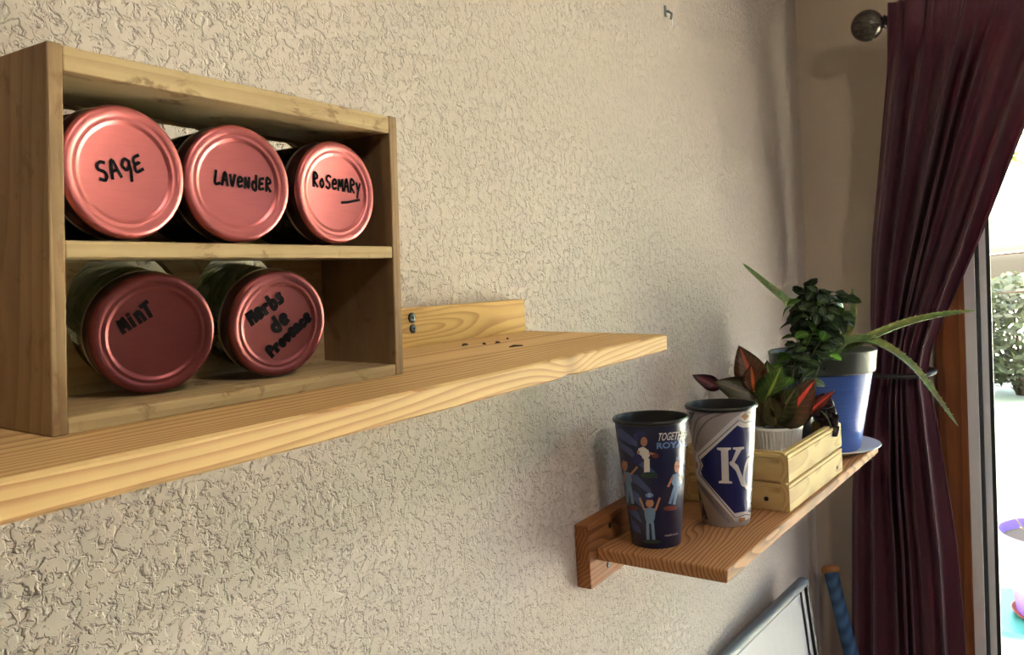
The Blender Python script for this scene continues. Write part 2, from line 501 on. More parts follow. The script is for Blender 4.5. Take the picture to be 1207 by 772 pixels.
# ------------------------------------------------------------------ jars
def lid_mat(name, col):
    M = NT(name)
    p = M.obj()
    n = M.noise(p, 900, 2)
    sc = M.noise(M.n('ShaderNodeMapping', {'Vector': p, 'Scale': (60, 60, 600)}).outputs[0], 1.0, 4)
    c2 = tuple(v * 0.82 for v in col[:3]) + (1,)
    M.set(Base_Color=M.mix(sc.outputs['Fac'], col, c2), Metallic=0.8, Roughness=M.math('ADD', 0.30, M.math('MULTIPLY', n.outputs['Fac'], 0.12)))
    M.bump(n.outputs['Fac'], 0.05, 0.0003)
    return M.m
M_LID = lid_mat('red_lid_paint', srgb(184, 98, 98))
M_LID_SHADE = lid_mat('red_lid_paint_shaded', srgb(126, 64, 66))  # same red darkened: the lower row's dimmer reflections put into the colour
M_LIDEDGE = plain('steel_edge', srgb(190, 180, 165), 0.3, 0.9)
M_LIDSKIRT = plain('dark_lid_skirt', srgb(58, 26, 24), 0.4, 0.3)
M_INK = plain('black_marker_ink', (0.006, 0.005, 0.006, 1), 0.9, spec=0.1)
def jar_glass():
    M = NT('greenish_jar_glass')
    p = M.obj()
    n = M.noise(p, 60, 2)
    M.set(Base_Color=M.ramp(n.outputs['Fac'], [(0.3, (0.80, 0.88, 0.76, 1)), (0.7, (0.88, 0.93, 0.84, 1))]), Roughness=0.03, IOR=1.3, Transmission_Weight=1.0)
    return M.m
M_JAR = jar_glass()
def herb_mat(name, a, b):
    M = NT(name)
    p = M.obj()
    v = M.n('ShaderNodeTexVoronoi', {'Vector': p, 'Scale': 420.0})
    M.set(Base_Color=M.mix(M.n('ShaderNodeSeparateColor', {0: v.outputs['Color']}).outputs[0], a, b), Roughness=0.9)
    M.bump(v.outputs['Distance'], 1.0, 0.002)
    return M.m
M_HERB = [herb_mat('dried_herbs_dark', srgb(44, 46, 26), srgb(84, 82, 46)), herb_mat('dried_herbs_green', srgb(96, 100, 62), srgb(140, 142, 96))]

LR = 0.0345
LID_PROFILE = [(0, 0.0013), (LR * 0.70, 0.0013), (LR * 0.73, 0.0011), (LR * 0.76, 0.0002), (LR * 0.785, 0.0001), (LR * 0.82, 0.0004), (LR * 0.84, 0.0001), (LR * 0.90, -0.0004),
               (LR * 0.955, -0.0002), (LR * 0.985, 0.0006), (LR, 0.0022)]
SKIRT_PROFILE = [(LR, 0.0022), (LR * 1.0, 0.004), (LR * 0.985, 0.0055), (LR * 0.985, 0.0115), (LR * 1.004, 0.0130)]
EDGE_PROFILE = [(LR * 1.000, 0.0126), (LR * 1.012, 0.0134), (LR * 1.012, 0.0146), (LR * 0.99, 0.0152), (LR * 0.95, 0.0150)]
me_lid = lathe(LID_PROFILE, 96, 'y', 60)
me_lid2 = me_lid.copy()
me_skirt = lathe(SKIRT_PROFILE, 96, 'y', 60)
me_edge = lathe(EDGE_PROFILE, 96, 'y', 60)
me_body = lathe([(0.0300, 0.0155), (0.0312, 0.020), (0.0338, 0.026), (0.0340, 0.060), (0.0340, 0.104), (0.0325, 0.109), (0.027, 0.111), (0, 0.1095),
                 (0, 0.1075), (0.027, 0.1085), (0.0312, 0.106), (0.0322, 0.102), (0.0322, 0.060), (0.0320, 0.027), (0.0296, 0.021), (0.0284, 0.0155), (0.0300, 0.0155)], 64, 'y', 50)
def herb_mesh(level):
    # contents: circular segment prism lying in the bottom of the jar
    bm = bmesh.new()
    r = 0.0316
    a0 = math.asin(level)
    pts = []
    for i in range(33):
        a = math.pi - a0 + (math.pi + 2 * a0) * i / 32
        pts.append((r * math.cos(a), r * math.sin(a)))
    ra = [bm.verts.new((x, 0.030, z)) for x, z in pts]; rb = [bm.verts.new((x, 0.1045, z)) for x, z in pts]
    n = len(pts)
    for i in range(n):
        bm.faces.new((ra[i], ra[(i + 1) % n], rb[(i + 1) % n], rb[i]))
    bm.faces.new(ra); bm.faces.new(rb[::-1])
    return finish(bm)
herb_full, herb_low = herb_mesh(0.75), herb_mesh(-0.25)

# a small hand-lettered stroke alphabet: strokes in a 1 x 1 cell
GL = {
 'S': [[(.85, .92), (.5, 1), (.15, .85), (.2, .62), (.6, .45), (.72, .2), (.45, 0), (.05, .12)]],
 'A': [[(0, 0), (.42, 1), (.85, 0)], [(.15, .38), (.75, .42)]],
 'g': [[(.8, .75), (.45, .9), (.1, .6), (.35, .3), (.75, .5), (.8, .8), (.75, .2), (.55, -.35)]],
 'E': [[(.75, .95), (.2, .85), (.15, .5), (.65, .55), (.15, .48), (.1, .08), (.8, .15)]],
 'L': [[(.2, 1), (.1, .05), (.8, .1)]],
 'V': [[(.05, .85), (.4, 0), (.8, .9)]],
 'e': [[(.15, .4), (.75, .5), (.65, .75), (.3, .75), (.1, .4), (.3, .05), (.8, .15)]],
 'n': [[(.1, .7), (.12, 0)], [(.12, .5), (.45, .72), (.7, .5), (.75, 0)]],
 'N': [[(.08, 0), (.12, .8)], [(.12, .8), (.65, .05), (.75, .85)]],
 'd': [[(.7, 1.1), (.72, 0), (.3, 0), (.08, .3), (.3, .6), (.7, .45)]],
 'R': [[(.12, 0), (.15, 1), (.6, .95), (.75, .7), (.2, .48), (.8, 0)]],
 'o': [[(.45, .65), (.12, .35), (.4, 0), (.75, .3), (.45, .65)]],
 'M': [[(.02, 0), (.15, .85), (.45, .3), (.75, .9), (.9, 0)]],
 'y': [[(.1, .8), (.4, .35)], [(.8, .8), (.5, .2), (.3, -.35)]],
 'i': [[(.4, .65), (.4, 0)], [(.42, .92), (.44, .86)]],
 'T': [[(.5, .95), (.42, 0)], [(.0, .9), (1.0, 1.0)]],
 'H': [[(.1, 0), (.15, .95)], [(.8, 0), (.75, .95)], [(.12, .5), (.78, .55)]],
 'r': [[(.15, .65), (.18, 0)], [(.18, .4), (.45, .65), (.75, .6)]],
 'b': [[(.15, 1.1), (.15, 0), (.6, 0), (.8, .3), (.55, .6), (.15, .45)]],
 's': [[(.75, .65), (.35, .68), (.25, .45), (.65, .3), (.55, .05), (.1, .05)]],
 'P': [[(.15, 0), (.15, .95), (.65, .95), (.75, .65), (.2, .48)]],
 'v': [[(.1, .65), (.4, 0), (.75, .65)]],
 'c': [[(.75, .55), (.4, .65), (.12, .35), (.35, .02), (.78, .12)]],
}
def ribbon(bm, pts, w, y):
    P = spline([Vector((p[0], 0, p[1])) for p in pts], max(6, 5 * (len(pts) - 1))) if len(pts) > 2 else [Vector((p[0], 0, p[1])) for p in pts]
    n = len(P)
    L, Rr = [], []
    for i, p in enumerate(P):
        d = P[min(i + 1, n - 1)] - P[max(i - 1, 0)]
        if d.length < 1e-9: d = Vector((1, 0, 0))
        d.normalize()
        s = Vector((-d.z, 0, d.x)) * w / 2
        ext = d * (w * 0.3) * (-1 if i == 0 else (1 if i == n - 1 else 0))
        L.append(bm.verts.new((p.x + s.x + ext.x, y, p.z + s.z + ext.z))); Rr.append(bm.verts.new((p.x - s.x + ext.x, y, p.z - s.z + ext.z)))
    for i in range(n - 1):
        bm.faces.new((L[i], L[i + 1], Rr[i + 1], Rr[i]))
def lettering(words):
    """words: (text, x0, y0, x1, y1, cap height, stroke) in units of the lid radius"""
    bm = bmesh.new()
    k = 0
    for text, x0, y0, x1, y1, h, w in words:
        d = Vector((x1 - x0, y1 - y0)); L = d.length; d.normalize(); nrm = Vector((-d.y, d.x))
        cw = L / len(text)
        for i, ch in enumerate(text):
            for st in GL[ch]:
                pts = []
                for a, b in st:
                    q = Vector((x0, y0)) + d * (cw * (i + a * 0.86)) + nrm * (b * h)
                    pts.append((q.x * LR, q.y * LR))
                k += 1
                ribbon(bm, pts, w * LR, 0.0010 - 0.00001 * (k % 7))
    return bm
def jar(label, lx, ly, lz, delta, pitch, words, under=None, low=False):
    t = thing('spice_jar', label, 'jar', (lx, ly, lz), (math.radians(pitch), 0, -math.radians(delta)), 'red-lidded spice jars in the rack')
    obj('glass_body', me_body, M_JAR, t)
    obj('dried_herbs', herb_low if low else herb_full, M_HERB[1 if low else 0], t)
    l = obj('lid', me_lid2 if low else me_lid, M_LID_SHADE if low else M_LID, t)
    obj('lid_skirt', me_skirt, M_LIDSKIRT, l)
    obj('lid_edge', me_edge, M_LIDEDGE, l)
    bm = lettering(words)
    if under:
        ribbon(bm, [(p[0] * LR, p[1] * LR) for p in under], 0.05 * LR, 0.00095)
    me = bpy.data.meshes.new('lettering'); bm.to_mesh(me); bm.free()
    w = obj('handwriting', me, M_INK, l); w['label'] = 'black marker handwriting'
    return t
ZU = 1.5222
jar('spice jar with red lid marked Sage', 0.2410, -0.150, ZU, -1, 3, [('SAgE', -0.40, -0.16, 0.36, 0.06, 0.27, 0.05)])
jar('spice jar with red lid marked Lavender', 0.3112, -0.150, ZU - 0.0003, 8, 3, [('LAVeNdER', -0.44, -0.02, 0.66, -0.10, 0.22, 0.05)])
jar('spice jar with red lid marked Rosemary', 0.3925, -0.1485, ZU, 3, 3, [('RoSeMARy', -0.58, 0.10, 0.66, 0.02, 0.25, 0.05)], under=[(0.12, -0.18), (0.3, -0.16), (0.6, -0.1)])
jar('spice jar with shade-darkened red lid marked Mint', 0.2645, -0.127, 1.4364, 14, 9, [('MinT', -0.48, 0.06, 0.02, 0.34, 0.24, 0.07)], low=True)
jar('spice jar with shade-darkened red lid marked Herbs de Provence', 0.3462, -0.1355, 1.4364, 10, 9,
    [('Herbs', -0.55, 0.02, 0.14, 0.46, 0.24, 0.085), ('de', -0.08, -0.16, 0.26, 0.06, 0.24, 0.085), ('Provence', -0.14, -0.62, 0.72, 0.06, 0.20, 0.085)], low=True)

# ------------------------------------------------------------------ wall hook
hk = thing('wall_hook', 'small bent metal hook with white tag high on the plaster wall', 'hook', (1.37, 0, 1.915))
obj('nail', tube([(0, 0.004, 0.012), (0, -0.006, 0.011), (0.001, -0.012, 0.006), (0.001, -0.010, -0.004)], 0.0022, 8), plain('dull_steel', srgb(120, 130, 135), 0.35, 0.8), hk)
obj('plate', box((-0.004, -0.003, 0.002), (0.003, 0.0, 0.022), 0.001), plain('grey_plate', srgb(150, 160, 165), 0.4, 0.5), hk)
obj('tag', hexa([(0.001, -0.012, -0.016), (0.010, -0.010, -0.014), (0.010, -0.009, -0.014), (0.001, -0.011, -0.016),
                 (0.002, -0.012, -0.002), (0.010, -0.010, -0.001), (0.010, -0.009, -0.001), (0.002, -0.011, -0.002)]), plain('white_plastic_tag', srgb(228, 230, 232), 0.4), hk)

# ------------------------------------------------------------------ lower shelf
LZ = 1.0837
ls = thing('wall_shelf', 'short stained pine shelf carrying two cups and the planter', 'shelf', (0, 0, LZ))
bd = hexa([(0.957, -0.210, -0.018), (1.786, -0.257, -0.018), (1.80, -0.022, -0.018), (0.968, -0.022, -0.018),
           (0.957, -0.210, 0), (1.786, -0.257, 0), (1.80, -0.022, 0), (0.968, -0.022, 0)], 0.003, 3)
obj('shelf_board', bd, M_PINE_D, ls)
obj('ledger', box((0.9465, -0.022, -0.052), (1.86, 0, 0.0365), 0.0015), M_LEDG_D, ls)
screw(ls, (1.012, -0.0225, 0.02), FRONT)
screw(ls, (1.0, -0.0225, -0.034), FRONT)

# ------------------------------------------------------------------ printed cups
def flatmat(name, col, rough=0.35):
    return plain(name, col, rough, var=0.03, vscale=200)
P_NAVY = flatmat('print_navy', srgb(28, 34, 66))
P_NAVY2 = flatmat('print_deep_blue', srgb(32, 36, 92))
P_SLATE = flatmat('print_slate_blue', srgb(66, 80, 124))
P_WHITE = flatmat('print_white', srgb(214, 208, 206))
P_GREY = flatmat('print_light_grey', srgb(170, 160, 160))
P_MID = flatmat('print_mid_grey', srgb(122, 116, 124))
P_BLUE = flatmat('print_sky_blue', srgb(104, 140, 196))
P_UNI = flatmat('print_uniform_blue', srgb(112, 138, 172))
P_SKIN = flatmat('print_skin', srgb(176, 122, 96))
P_TAN = flatmat('print_tan', srgb(164, 122, 84))
P_RED = flatmat('print_brick_red', srgb(110, 52, 48))
P_GREEN = flatmat('print_dark_green', srgb(42, 66, 52))
P_BLACK = flatmat('print_black', srgb(16, 16, 20))
M_CUPIN = plain('black_cup_inside', (0.012, 0.013, 0.013, 1), 0.35)

class Cup:
    """art sheet units: x to the right and y down on the side facing the room; edges gives the outline of the sheet at rim and foot"""
    def __init__(s, name, label, loc, rt, rb, h, top, bot, mat):
        s.rt, s.rb, s.h = rt, rb, h
        s.top, s.bot = top, bot       # (x0, x1, y)
        d = Vector((0, -0.545)) - Vector(loc[:2])
        s.root = thing(name, label, 'cup', loc, (0, 0, math.atan2(d.x, -d.y)), 'printed plastic cups on the lower shelf')
        prof = [(0, 0.004), (rb * 0.86, 0.004), (rb * 0.90, 0.0), (rb - 0.0012, 0.0), (rb, 0.0014), (rt, h - 0.006)]
        s.body = obj('cup_body', lathe(prof, 96), mat, s.root)
        obj('rim', lathe([(rt, h - 0.006), (rt + 0.0022, h - 0.0052), (rt + 0.0028, h - 0.002), (rt + 0.0016, h), (rt - 0.0006, h - 0.0003), (rt - 0.0012, h - 0.004)], 96), M_CUPIN, s.root)
        obj('lining', lathe([(rt - 0.0012, h - 0.004), (rb - 0.0012, 0.006), (0, 0.006)], 96), M_CUPIN, s.root)
        s.layer = 0
    def xyz(s, x, y, off):
        (a0, a1, ay), (b0, b1, by) = s.top, s.bot
        sag = 24.0
        u = 0
        yy = y
        for _ in range(3):
            t = (yy - ay) / (by - ay)
            c = (a0 + a1) / 2 + t * ((b0 + b1) / 2 - (a0 + a1) / 2)
            hw = (a1 - a0) / 2 + t * ((b1 - b0) / 2 - (a1 - a0) / 2)
            u = max(-0.995, min(0.995, (x - c) / hw))
            yy = y - (sag + 8 * t) * (math.sqrt(1 - u * u) - 0.25)
        t = max(0.012, min(0.955, (yy - ay) / (by - ay)))
        z = (s.h - 0.004) * (1 - t)
        r = s.rb + (s.rt - s.rb) * (z - 0.0014) / (s.h - 0.0074) + off
        th = math.asin(u)
        return (r * math.sin(th), -r * math.cos(th), z)
    def wrap(s, bm, mat, name, step=14, parent=None, label=None):
        bmesh.ops.triangulate(bm, faces=bm.faces)
        xs = [v.co.x for v in bm.verts]
        x = min(xs) + step
        while x < max(xs):
            bmesh.ops.bisect_plane(bm, geom=bm.verts[:] + bm.edges[:] + bm.faces[:], plane_co=(x, 0, 0), plane_no=(1, 0, 0))
            x += step
        ys = [v.co.y for v in bm.verts]
        y = min(ys) + 30
        while y < max(ys):
            bmesh.ops.bisect_plane(bm, geom=bm.verts[:] + bm.edges[:] + bm.faces[:], plane_co=(0, y, 0), plane_no=(0, 1, 0))
            y += 30
        s.layer += 1
        off = 0.00018 + 0.00005 * s.layer
        for v in bm.verts:
            v.co = s.xyz(v.co.x, v.co.y, off)
        me = bpy.data.meshes.new(name)
        bmesh.ops.recalc_face_normals(bm, faces=bm.faces)
        bm.to_mesh(me); bm.free()
        for p in me.polygons: p.use_smooth = True
        o = obj(name, me, mat, parent or s.root)
        if label: o['label'] = label
        return o
    def polys(s, lst, mat, name, step=14, parent=None, label=None):
        bm = bmesh.new()
        for pts in lst:
            bm.faces.new([bm.verts.new((p[0], p[1], 0)) for p in pts])
        return s.wrap(bm, mat, name, step, parent, label)
    def lines(s, lst, w, mat, name, parent=None, label=None, smooth=True):
        bm = bmesh.new()
        for pts in lst:
            P = spline([Vector((p[0], p[1], 0)) for p in pts], 6 * (len(pts) - 1)) if (smooth and len(pts) > 2) else [Vector((p[0], p[1], 0)) for p in pts]
            prev = None
            for i, p in enumerate(P):
                d = (P[min(i + 1, len(P) - 1)] - P[max(i - 1, 0)]).normalized()
                n = Vector((-d.y, d.x, 0)) * w / 2
                cur = (bm.verts.new(p + n), bm.verts.new(p - n))
                if prev: bm.faces.new((prev[0], cur[0], cur[1], prev[1]))
                prev = cur
        return s.wrap(bm, mat, name, 14, parent, label)
    def text(s, body, x0, y0, width, height, mat, name, slant=0.0, shear=0.0, label=None, bold=0.0):
        c = bpy.data.curves.new('t', 'FONT'); c.body = body; c.size = 1.0; c.resolution_u = 3; c.offset = bold
        t = bpy.data.objects.new('t', c); COL.objects.link(t)
        dg = bpy.context.evaluated_depsgraph_get(); dg.update()
        me = bpy.data.meshes.new_from_object(t.evaluated_get(dg))
        bpy.data.objects.remove(t, do_unlink=True)
        xs = [v.co.x for v in me.vertices]; ys = [v.co.y for v in me.vertices]
        ax, bx, ay, by = min(xs), max(xs), min(ys), max(ys)
        bm = bmesh.new(); bm.from_mesh(me)
        for v in bm.verts:
            X = (v.co.x - ax) / (bx - ax) * width; Y = (v.co.y - ay) / (by - ay) * height
            v.co = (x0 + X + shear * Y, y0 - Y + slant * X, 0)
        bmesh.ops.remove_doubles(bm, verts=bm.verts, dist=0.001)
        return s.wrap(bm, mat, name, 20, None, label)

def ell(cx, cy, rx, ry, n=16):
    return [(cx + rx * math.cos(2 * math.pi * i / n), cy + ry * math.sin(2 * math.pi * i / n)) for i in range(n)]

c1 = Cup('plastic_cup', 'navy plastic cup printed with ballplayer figures, front left on lower shelf', (1.027, -0.0865, LZ + 0.0002), 0.0503, 0.0345, 0.178,
         (30, 405, 78), (118, 386, 712), P_NAVY)
# slanting bands on the left
c1.polys([[(40, 120), (70, 112), (150, 178), (150, 205), (110, 190), (44, 150)], [(48, 175), (120, 215), (150, 262), (130, 262), (90, 232), (52, 205)],
          [(70, 330), (150, 350), (215, 420), (230, 460), (150, 400), (78, 365)], [(84, 400), (160, 450), (175, 520), (130, 480), (90, 440)],
          [(96, 500), (150, 540), (175, 600), (120, 560), (102, 540)], [(108, 570), (160, 620), (170, 660), (130, 640), (112, 610)],
          [(150, 260), (240, 330), (250, 370), (200, 330), (150, 290)]], P_SLATE, 'printed_bands')
def player(cup, head, cap, torso, arms, legs, base, basemat, uni):
    cup.polys([torso], uni, 'printed_shirt', 20)
    cup.lines(legs, 15, uni, 'printed_trousers', smooth=False)
    cup.lines(arms, 11, P_SKIN, 'printed_arms', smooth=False)
    cup.polys([head], P_SKIN, 'printed_face', 20)
    cup.polys([cap], P_NAVY2, 'printed_cap', 20)
    cup.polys([base], basemat, 'printed_base', 20)
player(c1, ell(184, 178, 17, 24), [(134, 150), (140, 128), (165, 120), (188, 128), (196, 146), (180, 152), (160, 150), (150, 172), (140, 170)],
       [(158, 212), (180, 204), (206, 222), (214, 248), (200, 270), (168, 262), (150, 232)], [[(208, 236), (250, 248)], [(160, 225), (150, 258)]],
       [[(192, 265), (192, 335)], [(204, 265), (206, 335)]], ell(210, 349, 44, 16), P_GREEN, P_WHITE)
c1.polys([ell(152, 268, 26, 27)], P_NAVY2, 'printed_cap', 20)
c1.polys([ell(240, 252, 18, 12)], P_RED, 'printed_glove', 20)
player(c1, ell(88, 302, 15, 30), [(68, 262), (84, 256), (104, 272), (98, 282), (72, 276)], [(82, 332), (118, 340), (124, 380), (112, 410), (90, 400)],
       [[(118, 348), (152, 306)], [(86, 345), (80, 390)]], [[(102, 400), (100, 500)], [(112, 400), (128, 500)]], ell(126, 522, 30, 13), P_RED, P_UNI)
player(c1, ell(348, 312, 14, 30), [(336, 286), (342, 262), (358, 256), (372, 272), (366, 292)], [(326, 352), (352, 346), (372, 366), (368, 410), (340, 420), (320, 392)],
       [[(326, 362), (304, 412)], [(362, 360), (372, 400)]], [[(340, 412), (314, 500)], [(352, 412), (336, 505)]], ell(318, 523, 36, 13), P_RED, P_UNI)
player(c1, ell(214, 494, 20, 22), [(188, 474), (194, 450), (212, 440), (232, 452), (238, 472), (214, 478)], [(186, 522), (214, 516), (244, 524), (240, 570), (230, 600), (200, 600), (190, 566)],
       [[(188, 530), (164, 466)], [(242, 530), (264, 466)]], [[(204, 595), (206, 690)], [(228, 595), (236, 690)]], ell(226, 694, 46, 11), P_GREEN, P_UNI)
c1.polys([ell(212, 452, 20, 12)], P_UNI, 'printed_cap', 20)
c1.text('TOGETHER', 248, 176, 150, 40, P_WHITE, 'printed_lettering', slant=-0.03, shear=0.22, label='white slanted TOGETHER lettering', bold=0.012)
c1.text('ROYAL', 246, 216, 152, 32, P_BLUE, 'printed_lettering', slant=-0.02, label='pale blue ROYAL lettering', bold=0.03)
c1.text('royals.com', 290, 672, 66, 15, P_WHITE, 'printed_lettering', slant=-0.1, label='small white web address', bold=0.01)

c2 = Cup('plastic_cup', 'grey and blue plastic cup with white KC monogram, beside the planter', (1.156, -0.1435, LZ + 0.0002), 0.0503, 0.0345, 0.178,
         (397, 765, 22), (470, 724, 618), P_GREY)
c2.polys([[(400, 40), (446, 42), (428, 80), (420, 150), (408, 150)]], P_NAVY, 'printed_corner')
c2.polys([[(446, 430), (462, 470), (500, 600), (505, 640), (474, 628), (455, 520)]], P_NAVY, 'printed_corner')
for ln in ([(560, 38), (470, 70), (440, 130), (430, 220)], [(620, 40), (520, 80), (462, 150), (440, 240)], [(445, 400), (500, 480), (560, 560), (630, 640)], [(470, 430), (540, 520), (610, 610)]):
    c2.lines([ln], 9, P_MID, 'printed_swoosh')
c2.polys([[(690, 46), (744, 60), (752, 110), (746, 520), (730, 580), (716, 628), (652, 628), (630, 590), (448, 388), (442, 345), (456, 318), (442, 286), (446, 260), (640, 78)]], P_WHITE, 'printed_diamond', 14)
c2.lines([[(742, 92), (700, 100), (668, 86), (458, 272), (472, 315), (458, 360), (642, 588), (664, 584), (700, 572), (728, 580)]], 4, P_NAVY, 'printed_outline', smooth=False)
c2.polys([[(742, 112), (716, 124), (686, 124), (660, 112), (470, 288), (484, 318), (470, 348), (478, 376), (640, 566), (668, 560), (700, 556), (726, 564), (744, 500)]], P_NAVY2, 'printed_diamond', 14)
c2.polys([[(680, 66), (702, 50), (722, 66), (700, 88)]], P_TAN, 'printed_base', 14)
c2.polys([[(660, 590), (694, 588), (694, 616), (678, 632), (662, 618)]], P_TAN, 'printed_base', 14)
c2.polys([[(444, 300), (452, 300), (458, 318), (452, 336), (444, 334)]], P_TAN, 'printed_base', 14)
# monogram: serif K with a looping C hooked on its leg
c2.polys([[(556, 224), (626, 224), (626, 234), (612, 238), (614, 396), (630, 400), (630, 410), (562, 408), (562, 398), (578, 394), (576, 240), (556, 234)],
          [(636, 224), (694, 222), (694, 232), (680, 237), (640, 306), (622, 318), (616, 300), (630, 292), (652, 238), (636, 233)]], P_WHITE, 'printed_monogram', 14, label='white serif letter K')
c2.polys([[(620, 312), (638, 298), (660, 316), (682, 372), (700, 416), (690, 430), (676, 420), (650, 346)]], P_WHITE, 'printed_monogram', 14, label='curved leg of the letter K')
c2.lines([[(744, 276), (726, 276), (708, 300), (696, 340), (690, 390), (700, 430), (718, 446), (734, 438)]], 12, P_WHITE, 'printed_monogram', label='white letter C')

# ------------------------------------------------------------------ planter box
PYAW = math.radians(-3.6)
pl = thing('planter_box', 'slatted pine planter box at the back of the lower shelf', 'planter', (1.2415, -0.043, LZ + 0.0002), (0, 0, PYAW))
PL, PW, BH = 0.296, 0.176, 0.046
def tng(length, thick=0.013):
    """tongue-and-groove board, length along x, outer face toward -y"""
    prof = [(thick, 0.0), (thick, BH), (0.0045, BH), (0.0045, BH - 0.0028), (0.0004, BH - 0.0034), (0.0, BH - 0.004), (0.0, BH - 0.0085), (0.0013, BH - 0.0094),
            (0.0, BH - 0.0103), (0.0, 0.0012), (0.0012, 0.0)]
    bm = bmesh.new()
    a = [bm.verts.new((0, y, z)) for y, z in prof]; b = [bm.verts.new((length, y, z)) for y, z in prof]
    n = len(prof)
    for i in range(n): bm.faces.new((a[i], a[(i + 1) % n], b[(i + 1) % n], b[i]))
    bm.faces.new(a); bm.faces.new(b[::-1])
    return finish(bm)
me_long = tng(PL); me_long.materials.append(M_CEDAR)
me_end = tng(PW - 0.026); me_end.materials.append(M_CEDAR)
for k in range(2):
    z = k * BH
    obj('side_board', me_long, None, pl, (0, -PW, z))
    obj('side_board', me_long, None, pl, (PL, 0, z), (0, 0, math.pi))
    obj('end_board', me_end, None, pl, (0, -0.013, z), (0, 0, -math.pi / 2))
    obj('end_board', me_end, None, pl, (PL, -PW + 0.013, z), (0, 0, math.pi / 2))
obj('bottom_board', box((0.013, -PW + 0.013, 0), (PL - 0.013, -0.013, 0.008)), M_CEDAR, pl)
screw(pl, (-0.0005, -0.140, 0.018), (0, -math.pi / 2, 0), 0.0035)
screw(pl, (0.262, -PW - 0.0005, 0.014), FRONT, 0.003)

# ------------------------------------------------------------------ plants
def leaf_mesh(length, width, fold=0.25, droop=0.3, n=10, tipness=1.0, lobes=0, wavy=0.0):
    """flat leaf along +x, face toward +z, slightly folded on the midrib; uv: u along, v across"""
    bm = bmesh.new()
    uvl = bm.loops.layers.uv.new('UVMap')
    cols = [-1, -0.5, 0, 0.5, 1]
    grid = []
    for i in range(n + 1):
        t = i / n
        w = (math.sin(math.pi * t ** 0.8)) ** 0.85 * (1 - 0.25 * t) * width / 2 if lobes == 0 else \
            width / 2 * (math.sin(math.pi * min(1, t * 0.97 + 0.03)) ** 0.6) * (0.72 + 0.28 * abs(math.cos(lobes * math.pi * t)))
        if i == n: w = width * 0.01
        row = []
        for c in cols:
            x = length * t
            z = fold * abs(c) * w - droop * length * t * t + wavy * math.sin(t * 9 + c * 2) * width * 0.1
            row.append((bm.verts.new((x, c * w, z)), t, (c + 1) / 2))
        grid.append(row)
    for i in range(n):
        for k in range(4):
            q = [grid[i][k], grid[i + 1][k], grid[i + 1][k + 1], grid[i][k + 1]]
            f = bm.faces.new([a[0] for a in q])
            f.smooth = True
            for lp, a in zip(f.loops, q): lp[uvl].uv = (a[1], a[2])
    # thickness
    me = bpy.data.meshes.new('leaf')
    r = bmesh.ops.solidify(bm, geom=bm.faces[:], thickness=0.0006)
    bm.to_mesh(me); bm.free()
    return me

def leaf_mat(name, base, base2, vein, vein_w=0.06, side_amt=0.5, rough=0.35, trans=0.15, blot=0.5, spec=0.5):
    M = NT(name)
    uv = M.uv()
    sep = M.n('ShaderNodeSeparateXYZ', {0: uv})
    u, v = sep.outputs[0], sep.outputs[1]
    d = M.math('ABSOLUTE', M.math('SUBTRACT', v, 0.5))
    mid = M.ramp(d, [(0.0, 1.0), (vein_w, 1.0), (vein_w * 1.8, 0.0)])
    ph = M.math('FRACT', M.math('MULTIPLY', M.math('SUBTRACT', u, M.math('MULTIPLY', d, 0.45)), 9.0))
    sv = M.ramp(ph, [(0.0, 1.0), (0.08, 0.7), (0.18, 0.0), (1.0, 0.0)])
    vf = M.math('MAXIMUM', mid, M.math('MULTIPLY', sv, side_amt))
    n = M.noise(M.obj(), 60, 3)
    col = M.mix(M.ramp(n.outputs['Fac'], [(0.5 - blot / 2, 0.0), (0.5 + blot / 2, 1.0)]), base, base2)
    col = M.mix(vf, col, vein)
    M.set(Base_Color=col, Roughness=rough)
    M.b.inputs['Specular IOR Level'].default_value = spec
    tl = M.n('ShaderNodeBsdfTranslucent', {'Color': col})
    mx = M.n('ShaderNodeMixShader', {0: trans, 1: M.b.outputs[0], 2: tl.outputs[0]})
    M.t.links.new(mx.outputs[0], M.out.inputs['Surface'])
    M.bump(vf, 0.3, 0.0008)
    return M.m

def orient(direction, normal):
    x = Vector(direction).normalized()
    z = Vector(normal); z = (z - x * z.dot(x)).normalized()
    y = z.cross(x)
    return Matrix((x, y, z)).transposed().to_euler()

M_SOIL = plain('potting_soil', (0.02, 0.014, 0.009, 1), 0.95, var=0.6, vscale=300, bump=1.0)
M_STEM = plain('green_stem', srgb(86, 92, 52), 0.6)
M_WHITEPOT = plain('white_ceramic', srgb(226, 224, 222), 0.35, var=0.02)

